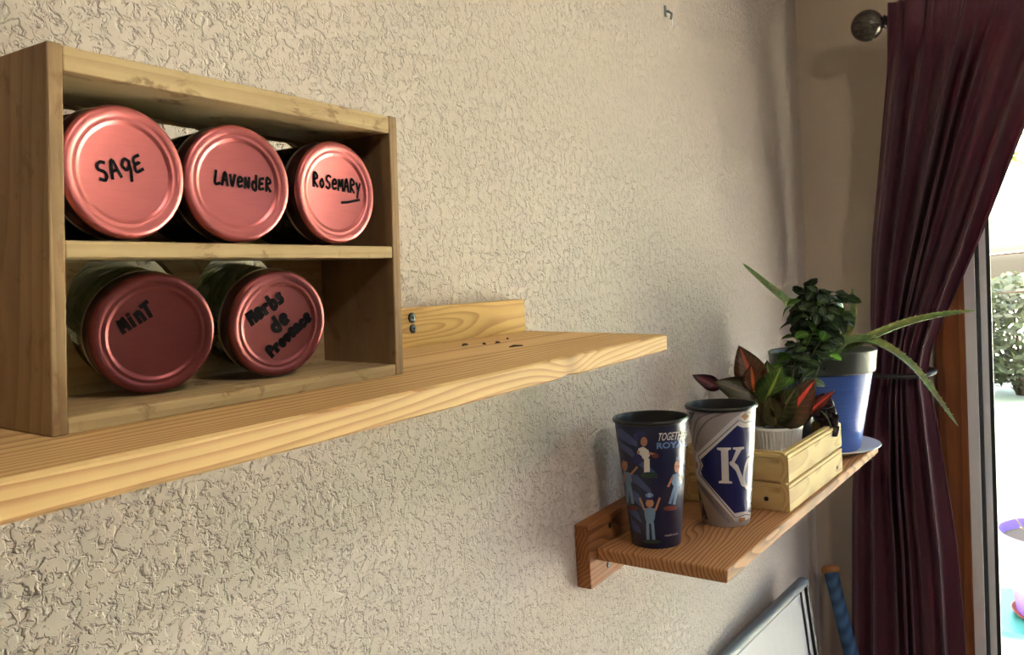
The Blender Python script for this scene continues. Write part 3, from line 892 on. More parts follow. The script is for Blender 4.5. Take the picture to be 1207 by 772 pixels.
# croton in a white ribbed pot
CX, CY = 1.398, -0.156
CZ = LZ + 0.0085
ct = thing('potted_croton', 'croton with red-veined leaves in a white ribbed pot inside the planter', 'potted plant', (CX, CY, CZ))
def ribbed_pot(r0, r1, h, ribs=40):
    seg = ribs * 6
    bm = bmesh.new()
    prof = [(0, 0.002, 0), (r0 * 0.95, 0.0, 0), (r0, 0.003, 1), (r0 + (r1 - r0) * 0.9, h - 0.010, 1), (r1, h - 0.006, 0.4), (r1 + 0.0012, h - 0.003, 0), (r1, h, 0), (r1 - 0.003, h, 0), (r1 - 0.004, h - 0.012, 0), (0, h - 0.012, 0)]
    rings = []
    for r, z, k in prof:
        if r == 0: rings.append([bm.verts.new((0, 0, z))]); continue
        rings.append([bm.verts.new(((r + k * 0.0009 * math.cos(ribs * 2 * math.pi * i / seg)) * math.cos(2 * math.pi * i / seg), (r + k * 0.0009 * math.cos(ribs * 2 * math.pi * i / seg)) * math.sin(2 * math.pi * i / seg), z)) for i in range(seg)])
    for a, b in zip(rings, rings[1:]):
        for i in range(seg):
            j = (i + 1) % seg
            if len(a) == 1: bm.faces.new((a[0], b[j], b[i]))
            elif len(b) == 1: bm.faces.new((a[i], a[j], b[0]))
            else: bm.faces.new((a[i], a[j], b[j], b[i]))
    return smooth_angle(finish(bm), 45)
PH = 0.096
obj('pot', ribbed_pot(0.033, 0.0435, PH), M_WHITEPOT, ct)
obj('soil', lathe([(0.0385, PH - 0.011), (0.02, PH - 0.008), (0, PH - 0.007)], 24), M_SOIL, ct)
obj('stem', tube([(0, 0, PH - 0.01), (0.002, -0.002, PH + 0.03), (-0.002, 0.002, PH + 0.08)], [0.004, 0.0035, 0.002], 8), M_STEM, ct)
CR = [leaf_mat('croton_green', srgb(84, 104, 48), srgb(56, 76, 38), srgb(150, 160, 74), 0.035, 0.35),
      leaf_mat('croton_red', srgb(96, 62, 48), srgb(70, 64, 46), srgb(196, 80, 70), 0.05, 0.30),
      leaf_mat('croton_orange', srgb(100, 90, 50), srgb(104, 58, 40), srgb(196, 90, 54), 0.05, 0.60),
      leaf_mat('croton_dark', srgb(108, 98, 66), srgb(84, 80, 54), srgb(134, 118, 80), 0.03, 0.3),
      leaf_mat('croton_maroon', srgb(104, 42, 54), srgb(74, 40, 46), srgb(140, 54, 70), 0.05, 0.3),
      leaf_mat('croton_flame', srgb(110, 60, 40), srgb(90, 76, 44), srgb(216, 112, 58), 0.06, 0.8),
      leaf_mat('croton_olive', srgb(88, 92, 54), srgb(66, 74, 44), srgb(158, 160, 110), 0.04, 0.45),
      leaf_mat('croton_scarlet', srgb(112, 44, 40), srgb(80, 42, 36), srgb(186, 70, 60), 0.06, 0.5)]
CAMV = Vector((0 - CX, -0.545 - CY, 0.25)).normalized()
def leaf_to(parent, root_w, base, tip, width, mat, nrm, name='leaf', droop=0.15, fold=0.25, wavy=0.0):
    b, t = Vector(base) - Vector(root_w), Vector(tip) - Vector(root_w)
    d = t - b
    L = d.length
    d2 = d.normalized()
    z = Vector(nrm); z = (z - d2 * z.dot(d2)).normalized()
    aim = (d + z * droop * L)
    me = leaf_mesh(aim.length, width, fold, droop * L / aim.length * L / aim.length if aim.length else droop, wavy=wavy)
    return obj(name, me, mat, parent, b, orient(aim, nrm))
R0 = (CX, CY, CZ)
def cpt(px_y, z, x=CX): return (x, px_y, z)
base = lambda dx=0, dy=0, dz=0: (CX + dx, CY + dy, CZ + PH + 0.01 + dz)
cl = [  # base, tip, width, material
    ((1.40, -0.0606, 1.2492), (1.375, -0.0169, 1.2765), 0.028, 4),
    ((1.395, -0.1272, 1.2362), (1.365, -0.0600, 1.2661), 0.050, 3),
    ((1.40, -0.1262, 1.2455), (1.41, -0.0933, 1.3255), 0.056, 2),
    ((1.39, -0.1232, 1.2459), (1.395, -0.1177, 1.2937), 0.034, 5),
    ((1.385, -0.1400, 1.2222), (1.375, -0.1772, 1.2952), 0.052, 0),
    ((1.375, -0.1561, 1.1933), (1.355, -0.2070, 1.2636), 0.052, 6),
    ((1.37, -0.1688, 1.1904), (1.36, -0.2350, 1.2743), 0.062, 1),
    ((1.42, -0.2037, 1.2053), (1.43, -0.2490, 1.2456), 0.020, 7),
    ((1.365, -0.1444, 1.1901), (1.35, -0.1403, 1.2394), 0.044, 3),
    ((1.37, -0.1659, 1.1901), (1.355, -0.1577, 1.2450), 0.046, 3),
    ((1.41, -0.1500, 1.21), (1.45, -0.130, 1.295), 0.048, 0),
    ((1.41, -0.1300, 1.21), (1.47, -0.075, 1.262), 0.048, 3),
    ((1.395, -0.1100, 1.225), (1.39, -0.075, 1.240), 0.040, 3),
]
for i, (bs, tip, wd, mi) in enumerate(cl):
    leaf_to(ct, R0, bs, tip, wd * 1.12, CR[mi], CAMV + Vector((0, 0, 0.25 + 0.1 * (i % 3))), droop=0.06, wavy=0.25, fold=0.18)
    st = Vector((CX, CY, CZ + PH + 0.005)) - Vector(R0)
    obj('petiole', tube([st, st.lerp(Vector(bs) - Vector(R0), 0.6) + Vector((0, 0, 0.004)), Vector(bs) - Vector(R0)], 0.0016, 6), M_STEM, ct)

# vine in a small dark pot behind the croton
VX, VY = 1.4815, -0.158
vt = thing('potted_vine', 'bushy dark green vine with trailing maroon leaves in the planter', 'potted plant', (VX, VY, CZ))
M_DARKPOT = plain('dark_nursery_pot', srgb(46, 40, 40), 0.5)
obj('pot', lathe([(0, 0), (0.030, 0), (0.0385, 0.088), (0.0405, 0.088), (0.0405, 0.098), (0.0375, 0.098), (0.0365, 0.086), (0, 0.086)], 40), M_DARKPOT, vt)
obj('soil', lathe([(0.0366, 0.0865), (0, 0.090)], 20), M_SOIL, vt)
VM = [leaf_mat('vine_leaf_dark', srgb(78, 100, 64), srgb(52, 72, 46), srgb(108, 126, 84), 0.04, 0.2, 0.28, 0.12),
      leaf_mat('vine_leaf_bright', srgb(104, 148, 60), srgb(80, 124, 46), srgb(140, 168, 90), 0.04, 0.2, 0.35, 0.35)]
stems = []
crown = Vector((1.562, -0.196, 1.370))
sb = Vector((VX, VY, CZ + 0.086))
for k in range(7):
    a = k * 0.9
    top = crown + Vector((0.028 * math.cos(a), 0.034 * math.sin(a), random.uniform(-0.03, 0.035)))
    mid = sb.lerp(top, 0.5) + Vector((0.01 * math.cos(a * 2), 0.012 * math.sin(a * 2), 0.012))
    pts = spline([sb + Vector((0.01 * math.cos(a), 0.01 * math.sin(a), -0.004)), mid, top], 14)
    stems.append(pts)
    obj('stem', tube([p - Vector((VX, VY, CZ)) for p in pts], [0.0016 - 0.0009 * i / 14 for i in range(15)], 6), M_STEM, vt)
vl = [leaf_mesh(0.030, 0.026, 0.25, 0.25, 7, lobes=2), leaf_mesh(0.024, 0.021, 0.3, 0.35, 7, lobes=2), leaf_mesh(0.034, 0.030, 0.2, 0.15, 7, lobes=2)]
vmesh = []
for m in vl:
    row = []
    for mt in VM:
        c = m.copy(); c.materials.append(mt); row.append(c)
    vmesh.append(row)
def add_vine_leaf(p, d, nrm, bright):
    me = vmesh[random.randrange(3)][1 if bright else 0]
    o = obj('leaf', me, None, vt, Vector(p) - Vector((VX, VY, CZ)), orient(d, nrm))
    s = random.uniform(0.75, 1.1)
    o.scale = (s, s, s)
toc = Vector((-0.9, -0.4, 0.25))
for i in range(150):
    # ellipsoidal crown, denser at the skin
    while True:
        q = Vector((random.uniform(-1, 1), random.uniform(-1, 1), random.uniform(-1, 1)))
        if 0.25 < q.length < 1.0: break
    q = q * (0.75 + 0.25 * random.random())
    wid = 1.0 if q.z > -0.2 else 0.75
    p = crown + Vector((q.x * 0.046 * wid, q.y * 0.054 * wid, q.z * 0.062))
    d = (Vector((q.x, q.y, q.z * 0.4 - 0.35)) + 0.5 * Vector((random.uniform(-1, 1), random.uniform(-1, 1), random.uniform(-1, 1)))).normalized()
    nrm = (q + toc * 0.8 + Vector((0, 0, 0.6)) + 0.5 * Vector((random.uniform(-1, 1), random.uniform(-1, 1), random.uniform(-1, 1)))).normalized()
    if abs(d.dot(nrm)) > 0.95: nrm = Vector((0.1, 0.2, 1))
    add_vine_leaf(p, d, nrm, random.random() < 0.10)
for pts in stems:
    for k in (5, 7, 9, 11, 12):
        for s in range(3):
            a = random.uniform(0, 6.28)
            d = Vector((math.cos(a), math.sin(a), random.uniform(-0.3, 0.2)))
            add_vine_leaf(pts[k] + d * 0.008, d, Vector((0, 0, 1)) + toc * 0.6 + d.orthogonal() * 0.2, random.random() < 0.4)
MAR = leaf_mat('maroon_leaf', srgb(44, 22, 26), srgb(24, 14, 16), srgb(80, 36, 42), 0.04, 0.3, 0.3, 0.1)
for (x, y, z, ln, wd) in ((1.462, -0.186, 1.205, 0.040, 0.040), (1.47, -0.200, 1.215, 0.042, 0.042), (1.480, -0.214, 1.205, 0.04, 0.042), (1.488, -0.222, 1.225, 0.036, 0.04), (1.50, -0.226, 1.208, 0.036, 0.036),
                          (1.474, -0.222, 1.186, 0.034, 0.032), (1.485, -0.232, 1.190, 0.032, 0.034), (1.478, -0.234, 1.172, 0.026, 0.028), (1.455, -0.175, 1.19, 0.035, 0.036), (1.51, -0.215, 1.222, 0.036, 0.03), (1.472, -0.192, 1.228, 0.034, 0.03)):
    b = Vector((VX + random.uniform(-0.012, 0.012), VY - 0.018 + random.uniform(-0.008, 0.008), 1.206))
    tip = Vector((x - 0.008, y - 0.006, z - 0.006))
    d = (tip - b)
    d = (d.normalized() + Vector((-0.2, -0.3, -0.25))).normalized()
    me = leaf_mesh(ln, wd, 0.25, 0.35, 8, lobes=3, wavy=0.6)
    o = obj('trailing_leaf', me, MAR, vt, tip - d * ln * 0.8 - Vector((VX, VY, CZ)), orient(d, toc + Vector((0, 0, 0.8))))
obj('trailing_stem', tube(spline([Vector((0, -0.015, 0.088)), Vector((-0.006, -0.045, 0.115)), Vector((-0.008, -0.066, 0.10)), Vector((-0.010, -0.074, 0.08))], 10), 0.0014, 6), M_STEM, vt)

# aloe in the blue pot
BX, BY = 1.70, -0.170
sc = obj('pot_saucer', lathe([(0, 0), (0.066, 0), (0.070, 0.002), (0.100, 0.011), (0.106, 0.014), (0.105, 0.016), (0.098, 0.0135), (0.068, 0.005), (0, 0.005)], 64), M_WHITEPOT, None, (BX, BY, LZ + 0.0002))
tag(sc, 'white ceramic saucer under the blue flowerpot', 'saucer')
AZ = LZ + 0.0058
al = thing('potted_aloe', 'aloe with long spiny leaves in a blue flowerpot on a saucer', 'potted plant', (BX, BY, AZ))
def bluepot():
    M = NT('blue_glazed_pot')
    p = M.obj()
    n = M.noise(M.n('ShaderNodeMapping', {'Vector': p, 'Scale': (3, 3, 60)}).outputs[0], 4, 3)
    M.set(Base_Color=M.mix(n.outputs['Fac'], srgb(52, 84, 168), srgb(78, 112, 196)), Roughness=0.28)
    return M.m
obj('blue_pot', lathe([(0, 0), (0.064, 0), (0.067, 0.003), (0.094, 0.150), (0.0945, 0.158), (0.091, 0.158), (0.088, 0.150), (0.062, 0.006), (0, 0.006)], 64), bluepot(), al)
ML = plain('nursery_pot_plastic', srgb(58, 64, 58), 0.45, var=0.15)
obj('nursery_pot', lathe([(0, 0.012), (0.060, 0.012), (0.088, 0.155), (0.097, 0.157), (0.1005, 0.160), (0.1035, 0.196), (0.105, 0.200), (0.102, 0.202), (0.099, 0.200), (0.095, 0.165), (0, 0.165)], 64), ML, al)
obj('soil', lathe([(0.0945, 0.176), (0.05, 0.182), (0, 0.184)], 32), M_SOIL, al)
def aloe_mat():
    M = NT('aloe_skin')
    n = M.noise(M.obj(), 90, 3)
    col = M.ramp(n.outputs['Fac'], [(0.35, srgb(70, 102, 56)), (0.6, srgb(96, 130, 70)), (0.75, srgb(132, 158, 96))])
    M.set(Base_Color=col, Roughness=0.4)
    M.b.inputs['Subsurface Weight'].default_value = 0.05
    return M.m
M_ALOE = aloe_mat()
M_SPINE = plain('aloe_spine', srgb(176, 186, 120), 0.5)
def aloe_leaf(pts, w0, nrm, thick=0.4):
    P = [p - Vector((BX, BY, AZ)) for p in spline(pts, 28)]
    bm = bmesh.new(); rings = []; spines = []
    n = len(P)
    for i, p in enumerate(P):
        t = i / (n - 1)
        d = (P[min(i + 1, n - 1)] - P[max(i - 1, 0)]).normalized()
        s = d.cross(Vector(nrm)).normalized(); u = s.cross(d).normalized()
        w = w0 * (1 - t) ** 0.55 * 0.5 + 0.0006
        sec = [(-1, 0.25), (-0.5, 0.05), (0, -0.02), (0.5, 0.05), (1, 0.25), (0.6, -0.55), (0, -0.85), (-0.6, -0.55)]
        rings.append([bm.verts.new(p + s * a * w + u * b * w * thick * 2) for a, b in sec])
        if 1 < i < n - 2:
            for sg in (-1, 1):
                spines.append((p + s * sg * w + u * 0.25 * w * thick * 2, (s * sg + d * 0.6).normalized(), w))
    for a, b in zip(rings, rings[1:]):
        for k in range(8): bm.faces.new((a[k], a[(k + 1) % 8], b[(k + 1) % 8], b[k]))
    bm.faces.new(rings[0][::-1]); bm.faces.new(rings[-1])
    lf = obj('leaf', smooth_angle(finish(bm), 70), M_ALOE, al)
    bm = bmesh.new()
    for p, d, w in spines:
        s = d.orthogonal().normalized() * 0.0011; q = d.cross(s)
        b3 = [bm.verts.new(p + s), bm.verts.new(p - s * 0.5 + q * 0.87), bm.verts.new(p - s * 0.5 - q * 0.87)]
        tp = bm.verts.new(p + d * 0.0035)
        for k in range(3): bm.faces.new((b3[k], b3[(k + 1) % 3], tp))
        bm.faces.new(b3[::-1])
    sp = obj('spines', finish(bm), M_SPINE, lf); sp['kind'] = 'stuff'
ab = Vector((BX, BY, 1.272))
aloe_leaf([ab + Vector((-0.01, 0.01, 0)), (1.69, -0.118, 1.378), (1.675, -0.07, 1.432), (1.67, -0.026, 1.476)], 0.026, (-0.6, -0.6, 0.5))
aloe_leaf([ab + Vector((0, -0.012, 0)), (1.695, -0.225, 1.298), (1.69, -0.315, 1.338), (1.685, -0.385, 1.356), (1.68, -0.446, 1.3625)], 0.026, (-0.7, 0.1, 0.8))
aloe_leaf([ab + Vector((0.005, -0.01, 0)), (1.69, -0.225, 1.310), (1.685, -0.280, 1.306), (1.68, -0.338, 1.262), (1.675, -0.378, 1.205), (1.67, -0.413, 1.150)], 0.025, (-0.6, -0.5, 0.7))
aloe_leaf([ab + Vector((0.01, -0.005, 0)), (1.71, -0.222, 1.330), (1.71, -0.231, 1.37), (1.705, -0.232, 1.415)], 0.018, (-0.8, -0.5, 0.1))
aloe_leaf([ab + Vector((0.015, 0.01, 0)), (1.74, -0.15, 1.33), (1.77, -0.13, 1.355), (1.80, -0.11, 1.36)], 0.024, (-0.3, 0.2, 0.9))

# ------------------------------------------------------------------ curtain rod and curtain
RODX, RODZ = 2.155, 2.043
def bubble():
    M = NT('smoky_crackle_glass')
    v = M.noise(M.n('ShaderNodeMapping', {'Vector': M.obj(), 'Scale': (60, 18, 60), 'Rotation': (0.5, 0.3, 0.2)}).outputs[0], 1.0, 5, 0.7, 1.5)
    M.set(Base_Color=M.ramp(v.outputs['Fac'], [(0.35, srgb(58, 54, 50)), (0.58, srgb(92, 88, 82)), (0.70, srgb(150, 144, 134))]), Roughness=0.12, Metallic=0.3)
    M.bump(v.outputs['Fac'], 0.2, 0.002)
    return M.m
rod = thing('curtain_rod', 'dark metal curtain rod with smoky glass ball finial', 'curtain rod', (RODX, -0.257, RODZ))
obj('pole', tube([(0, 0.005, 0), (0, -2.15, 0)], 0.0095, 16), M_BLACK, rod)
obj('finial_collar', lathe([(0.0, 0.0), (0.013, 0), (0.015, 0.004), (0.013, 0.008), (0.017, 0.013), (0.012, 0.018), (0, 0.018)], 24, 'y'), M_BLACK, rod, (0, -0.002, 0))
fb = [(0.0375 * math.sin(math.pi * i / 20), 0.0375 - 0.0375 * math.cos(math.pi * i / 20)) for i in range(21)]
obj('finial_ball', lathe([(0 if i in (0, 20) else r, h) for i, (r, h) in enumerate(fb)], 40, 'y', 180), bubble(), rod, (0, 0.013, 0))
for yb in (-0.10, -1.9):
    obj('bracket', tube([(0.163, yb, -0.02), (0.05, yb, -0.02), (0, yb, -0.012)], 0.006, 8), M_BLACK, rod)

def curtain_mat():
    M = NT('burgundy_cloth')
    p = M.obj()
    w = M.noise(M.n('ShaderNodeMapping', {'Vector': p, 'Scale': (300, 300, 30)}).outputs[0], 1.0, 3)
    col = M.mix(w.outputs['Fac'], srgb(100, 46, 66), srgb(78, 33, 51))
    M.set(Base_Color=col, Roughness=0.7)
    M.b.inputs['Sheen Weight'].default_value = 0.25
    tl = M.n('ShaderNodeBsdfTranslucent', {'Color': M.mix(0.5, col, srgb(170, 90, 106))})
    mx = M.n('ShaderNodeMixShader', {0: 0.22, 1: M.b.outputs[0], 2: tl.outputs[0]})
    M.t.links.new(mx.outputs[0], M.out.inputs['Surface'])
    M.bump(w.outputs['Fac'], 0.15, 0.0005)
    return M.m
M_CURT = curtain_mat()
Lz = [(0.0, -0.100), (0.43, -0.106), (0.914, -0.125), (1.12, -0.16), (1.20, -0.190), (1.29, -0.180), (1.487, -0.187), (1.84, -0.228), (2.03, -0.250), (2.1, -0.252)]
Rz = [(0.0, -0.384), (0.485, -0.373), (0.743, -0.362), (0.93, -0.341), (1.12, -0.318), (1.20, -0.302), (1.28, -0.333), (1.528, -0.438), (1.753, -0.524), (1.90, -0.585), (2.05, -0.66), (2.1, -0.68)]
def smoothed(tbl, z, h=0.05):
    return sum(interp(tbl, z + k * h / 2) for k in (-2, -1, 0, 1, 2)) / 5
def make_curtain(label, Lf, Rf, tied, NP, NU, seed):
    rnd = random.Random(seed)
    bm = bmesh.new()
    zlist = []
    z = RODZ + 0.036
    while z > 0.03:
        zlist.append(z)
        z -= 0.006 if z > 1.95 else (0.012 if z > 1.1 else 0.02)
    zlist.append(0.02)
    rows = []
    amp = [rnd.uniform(0.45, 1.45) for _ in range(NP * 2 + 4)]
    for z in zlist:
        yl, yr, xc = Lf(z), Rf(z), (interp([(0.9, 2.225), (1.2, 2.205), (1.5, 2.19), (RODZ, RODX)], z) if tied else RODX)
        tie = math.exp(-((z - 1.19) / 0.16) ** 2) if tied else 0.0
        A = (0.026 if z > 1.0 else 0.020) * (1 - 0.5 * tie)
        top = max(0.0, (z - RODZ + 0.125) / 0.10)
        row = []
        for i in range(NU + 1):
            u = i / NU
            k = u * NP
            kk = int(k) % len(amp)
            am = amp[kk] * (1 - (k - int(k))) + amp[(kk + 1) % len(amp)] * (k - int(k))
            phase = 2 * math.pi * k + 2.2 * math.sin(2 * math.pi * u * 1.7 + 0.6) + 1.1 * math.sin(2 * math.pi * u * 3.3 + 2.0) + 0.8 * math.sin(z * 2.2 + u * 9)
            xo = A * am * (math.sin(phase) + 0.28 * math.sin(2 * phase + 1.0 + z * 1.3))
            yo = 0.30 * A * am * math.sin(phase + 1.2) * (1 if 0.02 < u < 0.98 else 0)
            if top > 0:
                tt = min(1, top)
                fine = 0.006 * math.sin(phase * 2.2 + 3 * math.sin(u * 20)) * am
                xo = xo * (1 - tt) + (fine - 0.018) * tt
            xo -= 0.018 * tie * math.sin(math.pi * u)
            row.append(bm.verts.new((xc + xo - 0.004, yl + (yr - yl) * u + yo, z)))
        rows.append(row)
    for a, b in zip(rows, rows[1:]):
        for i in range(NU):
            bm.faces.new((a[i], a[i + 1], b[i + 1], b[i]))
    co = obj('curtain', finish(bm, True), M_CURT)
    md = co.modifiers.new('cloth_thickness', 'SOLIDIFY'); md.thickness = 0.002; md.offset = 0
    tag(co, label, 'curtain', 'curtains at the glass door')
def edge(tbl):
    def fn(z):
        xc = interp([(0.9, 2.225), (1.2, 2.205), (1.5, 2.19), (RODZ, RODX)], z)
        k = xc / 2.20
        return (smoothed(tbl, 1.45 + (z - 1.45) / k) + 0.545) * k - 0.545
    return fn
make_curtain('burgundy gathered curtain tied back beside the glass door', edge(Lz), edge(Rz), True, 8, 260, 3)
make_curtain('unseen burgundy curtain added to narrow the daylight, hanging straight at the far side of the glass door', lambda z: -2.02, lambda z: -2.36, False, 8, 180, 4)  # out of view, added to narrow the light from the door
# holdback ring round the waist of the curtain
ring = []
for i in range(49):
    a = 2 * math.pi * i / 48
    ring.append((2.194 + 0.060 * math.sin(a), -0.245 + 0.080 * math.cos(a), 1.188 + 0.006 * math.sin(a)))
tb = obj('curtain_holdback', tube(ring, 0.006, 10, caps=False), M_BLACK)
tag(tb, 'thin black holdback ring round the waist of the burgundy curtain', 'holdback')

# ------------------------------------------------------------------ framed panel leaning below the shelf
pf = thing('framed_panel', 'grey tube-framed pale panel leaning on the plaster wall below the shelf', 'panel', (1.344, -0.091, 0.0), (math.radians(-6.0), 0, math.radians(-4.8)))
FW, FH = 0.565, 0.724
M_TUBE = plain('brushed_grey_tube', srgb(84, 88, 94), 0.5, 0.3)
M_PANEL = plain('pale_panel', srgb(188, 186, 186), 0.5, var=0.03)
obj('top_rail', tube([(0.0, 0, FH), (FW - 0.012, 0, FH), (FW, 0, FH - 0.006)], 0.013, 14), M_TUBE, pf)
obj('stile', box((FW - 0.011, -0.009, 0.0), (FW + 0.006, 0.009, FH - 0.008), 0.003), M_BLACK, pf)
obj('stile', box((0.0, -0.009, 0.0), (0.017, 0.009, FH - 0.008), 0.003), M_BLACK, pf)
obj('bottom_rail', box((0.017, -0.009, 0.01), (FW - 0.011, 0.009, 0.03), 0.003), M_BLACK, pf)
obj('panel_sheet', box((0.017, -0.002, 0.03), (FW - 0.011, 0.002, FH - 0.008)), M_PANEL, pf)
obj('panel_rib', box((FW - 0.042, -0.006, 0.03), (FW - 0.036, -0.002, FH - 0.010)), M_BLACK, pf)

# ------------------------------------------------------------------ baseball bat in the corner
kb = Vector((2.25, -0.048, 0.642)); ft = Vector((1.895, -0.272, 0.032))
bt = thing('baseball_bat', 'wooden bat with blue taped grip standing knob up in the corner', 'bat', ft)
bt.rotation_euler = (kb - ft).to_track_quat('Z', 'Y').to_euler()
BLn = (kb - ft).length
def grip():
    M = NT('blue_grip_tape')
    p = M.obj()
    w = M.n('ShaderNodeTexWave', {'Vector': p, 'Scale': 18.0, 'Distortion': 0.6}, wave_type='BANDS', bands_direction='DIAGONAL')
    M.set(Base_Color=M.mix(w.outputs['Fac'], srgb(40, 72, 112), srgb(60, 100, 146)), Roughness=0.7)
    M.bump(w.outputs['Fac'], 0.6, 0.002)
    return M.m
M_BAT = wood('bat_ash', srgb(190, 136, 84), srgb(140, 90, 50), freq=300, axis='z', contrast=0.5)
obj('barrel', lathe([(0, -0.028), (0.018, -0.026), (0.028, -0.016), (0.031, 0.0), (0.031, 0.16), (0.028, 0.26), (0.021, 0.36), (0.0175, BLn - 0.27)], 40), M_BAT, bt)
obj('taped_grip', lathe([(0.0178, BLn - 0.272), (0.0186, BLn - 0.268), (0.0175, BLn - 0.10), (0.0185, BLn - 0.028), (0.019, BLn - 0.020)], 40), grip(), bt)
obj('knob', lathe([(0.017, BLn - 0.021), (0.023, BLn - 0.016), (0.0245, BLn - 0.010), (0.0235, BLn - 0.003), (0.018, BLn + 0.001), (0, BLn + 0.002)], 40), M_BAT, bt)

# ------------------------------------------------------------------ fill lamp added on the ceiling, out of view
cl_t = thing('fill_lamp', 'added unseen fill lamp, a round white flush dome in the middle of the room', 'lamp', (0.1, -1.7, 2.5))
obj('mount', lathe([(0, 0), (0.15, 0), (0.155, -0.012), (0.15, -0.022), (0, -0.022)], 48), M_VINYL, cl_t)
sh = NT('fill_lamp_glass')
sh.set(Base_Color=(0.9, 0.88, 0.84, 1), Roughness=0.4)
sh.b.inputs['Emission Color'].default_value = (1.0, 0.91, 0.82, 1)
sh.b.inputs['Emission Strength'].default_value = 38.0
obj('fill_lamp_shade', lathe([(0.145, -0.024), (0.14, -0.045), (0.115, -0.075), (0.07, -0.095), (0, -0.103)], 48), sh.m, cl_t)

# ------------------------------------------------------------------ outside
def grass_mat():
    M = NT('lawn_grass')
    p = M.obj()
    a = M.noise(p, 1.2, 5); b = M.noise(p, 60, 3)
    col = M.mix(M.ramp(a.outputs['Fac'], [(0.35, 0.0), (0.65, 1.0)]), srgb(188, 180, 160), srgb(210, 202, 188))
    col = M.mix(M.math('MULTIPLY', b.outputs['Fac'], 0.5), col, srgb(120, 144, 84))
    M.set(Base_Color=col, Roughness=0.9)
    M.bump(b.outputs['Fac'], 1.0, 0.02)
    return M.m
lawn = obj('lawn', box((XE + 0.15, -30, -0.4), (45, 30, -0.2)), grass_mat()); lawn['kind'] = 'structure'
pat = obj('patio_slab', box((XE + 0.15, -3.0, -0.2), (XE + 1.75, 0.8, -0.1), 0.01), plain('concrete', srgb(206, 200, 190), 0.85, vscale=12, bump=0.4)); pat['kind'] = 'structure'
TX, TY = 3.32, -0.582
tub = thing('storage_tub', 'teal plastic tub outside the glass door under the lavender flowerpot', 'tub', (TX, TY, -0.1))
M_TEAL = plain('teal_plastic', srgb(18, 84, 80), 0.45)
bm = bmesh.new()
def rrect(hx, hy, r, z, n=6):
    out = []
    for cx, cy, a0 in ((hx - r, hy - r, 0), (-hx + r, hy - r, 90), (-hx + r, -hy + r, 180), (hx - r, -hy + r, 270)):
        for k in range(n + 1):
            a = math.radians(a0 + 90 * k / n)
            out.append(bm.verts.new((cx + r * math.cos(a), cy + r * math.sin(a), z)))
    return out
rs = [rrect(0.19, 0.19, 0.05, 0.0), rrect(0.205, 0.205, 0.05, 0.26), rrect(0.22, 0.22, 0.055, 0.262), rrect(0.222, 0.222, 0.055, 0.285), rrect(0.215, 0.215, 0.05, 0.292), rrect(0.19, 0.19, 0.05, 0.288)]
for a, b in zip(rs, rs[1:]):
    for i in range(len(a)): bm.faces.new((a[i], a[(i + 1) % len(a)], b[(i + 1) % len(a)], b[i]))
bm.faces.new(rs[0][::-1]); bm.faces.new(rs[-1])
obj('tub_body', smooth_angle(finish(bm), 50), M_TEAL, tub)
ps = obj('pot_saucer', lathe([(0, 0), (0.135, 0), (0.150, 0.018), (0.147, 0.018), (0.132, 0.004), (0, 0.004)], 48), plain('terracotta_saucer', srgb(104, 34, 30), 0.6), None, (TX, TY, 0.1895))
tag(ps, 'brick-red saucer under the lavender flowerpot outside', 'saucer')
fp = thing('flowerpot', 'lavender plastic flowerpot of soil outside the glass door', 'flowerpot', (TX, TY, 0.195))
M_LAV = plain('lavender_plastic', srgb(100, 76, 152), 0.45, var=0.05)
obj('pot_body', lathe([(0, 0), (0.128, 0), (0.132, 0.006), (0.172, 0.245), (0.185, 0.247), (0.190, 0.252), (0.194, 0.292), (0.190, 0.298), (0.182, 0.296), (0.176, 0.262), (0, 0.255)], 64), M_LAV, fp)
obj('soil', lathe([(0.176, 0.262), (0.10, 0.275), (0.03, 0.280), (0, 0.280)], 32), M_SOIL, fp)
for k in range(9):
    a = k * 0.7
    p0 = Vector((0.09 * math.cos(a), 0.09 * math.sin(a), 0.272))
    obj('dry_stalk', tube(spline([p0, p0 + Vector((0.02 * math.sin(a * 3), 0.02, 0.03)), p0 + Vector((0.05 * math.cos(a * 2), 0.04 * math.sin(a), 0.05 + 0.01 * (k % 3)))], 8), 0.0025, 6), plain('dry_stalk', srgb(150, 130, 96), 0.8) if k == 0 else bpy.data.materials['dry_stalk'], fp)

# shrubs and trees beyond the lawn
def leafmass(center, rad, n, size, seed):
    rnd = random.Random(seed)
    verts, faces = [], []
    for i in range(n):
        while True:
            q = Vector((rnd.uniform(-1, 1), rnd.uniform(-1, 1), rnd.uniform(-1, 1)))
            if 0.3 < q.length < 1: break
        p = Vector((q.x * rad[0], q.y * rad[1], q.z * rad[2])) + Vector(center)
        a = Vector((rnd.uniform(-1, 1), rnd.uniform(-1, 1), rnd.uniform(-0.6, 0.6))).normalized()
        b = a.orthogonal().normalized()
        s = size * rnd.uniform(0.6, 1.3)
        k = len(verts)
        verts += [p - a * s, p + b * s * 0.45 + a * 0.1 * s, p + a * s, p - b * s * 0.45 + a * 0.1 * s]
        faces.append((k, k + 1, k + 2, k + 3))
    me = bpy.data.meshes.new('foliage'); me.from_pydata([tuple(v) for v in verts], [], faces)
    return me
def fol_mat(name, a, b):
    M = NT(name)
    n = M.noise(M.obj(), 2.5, 4)
    col = M.mix(M.ramp(n.outputs['Fac'], [(0.35, 0.0), (0.65, 1.0)]), a, b)
    M.set(Base_Color=col, Roughness=0.6)
    tl = M.n('ShaderNodeBsdfTranslucent', {'Color': col})
    mx = M.n('ShaderNodeMixShader', {0: 0.35, 1: M.b.outputs[0], 2: tl.outputs[0]})
    M.t.links.new(mx.outputs[0], M.out.inputs['Surface'])
    return M.m
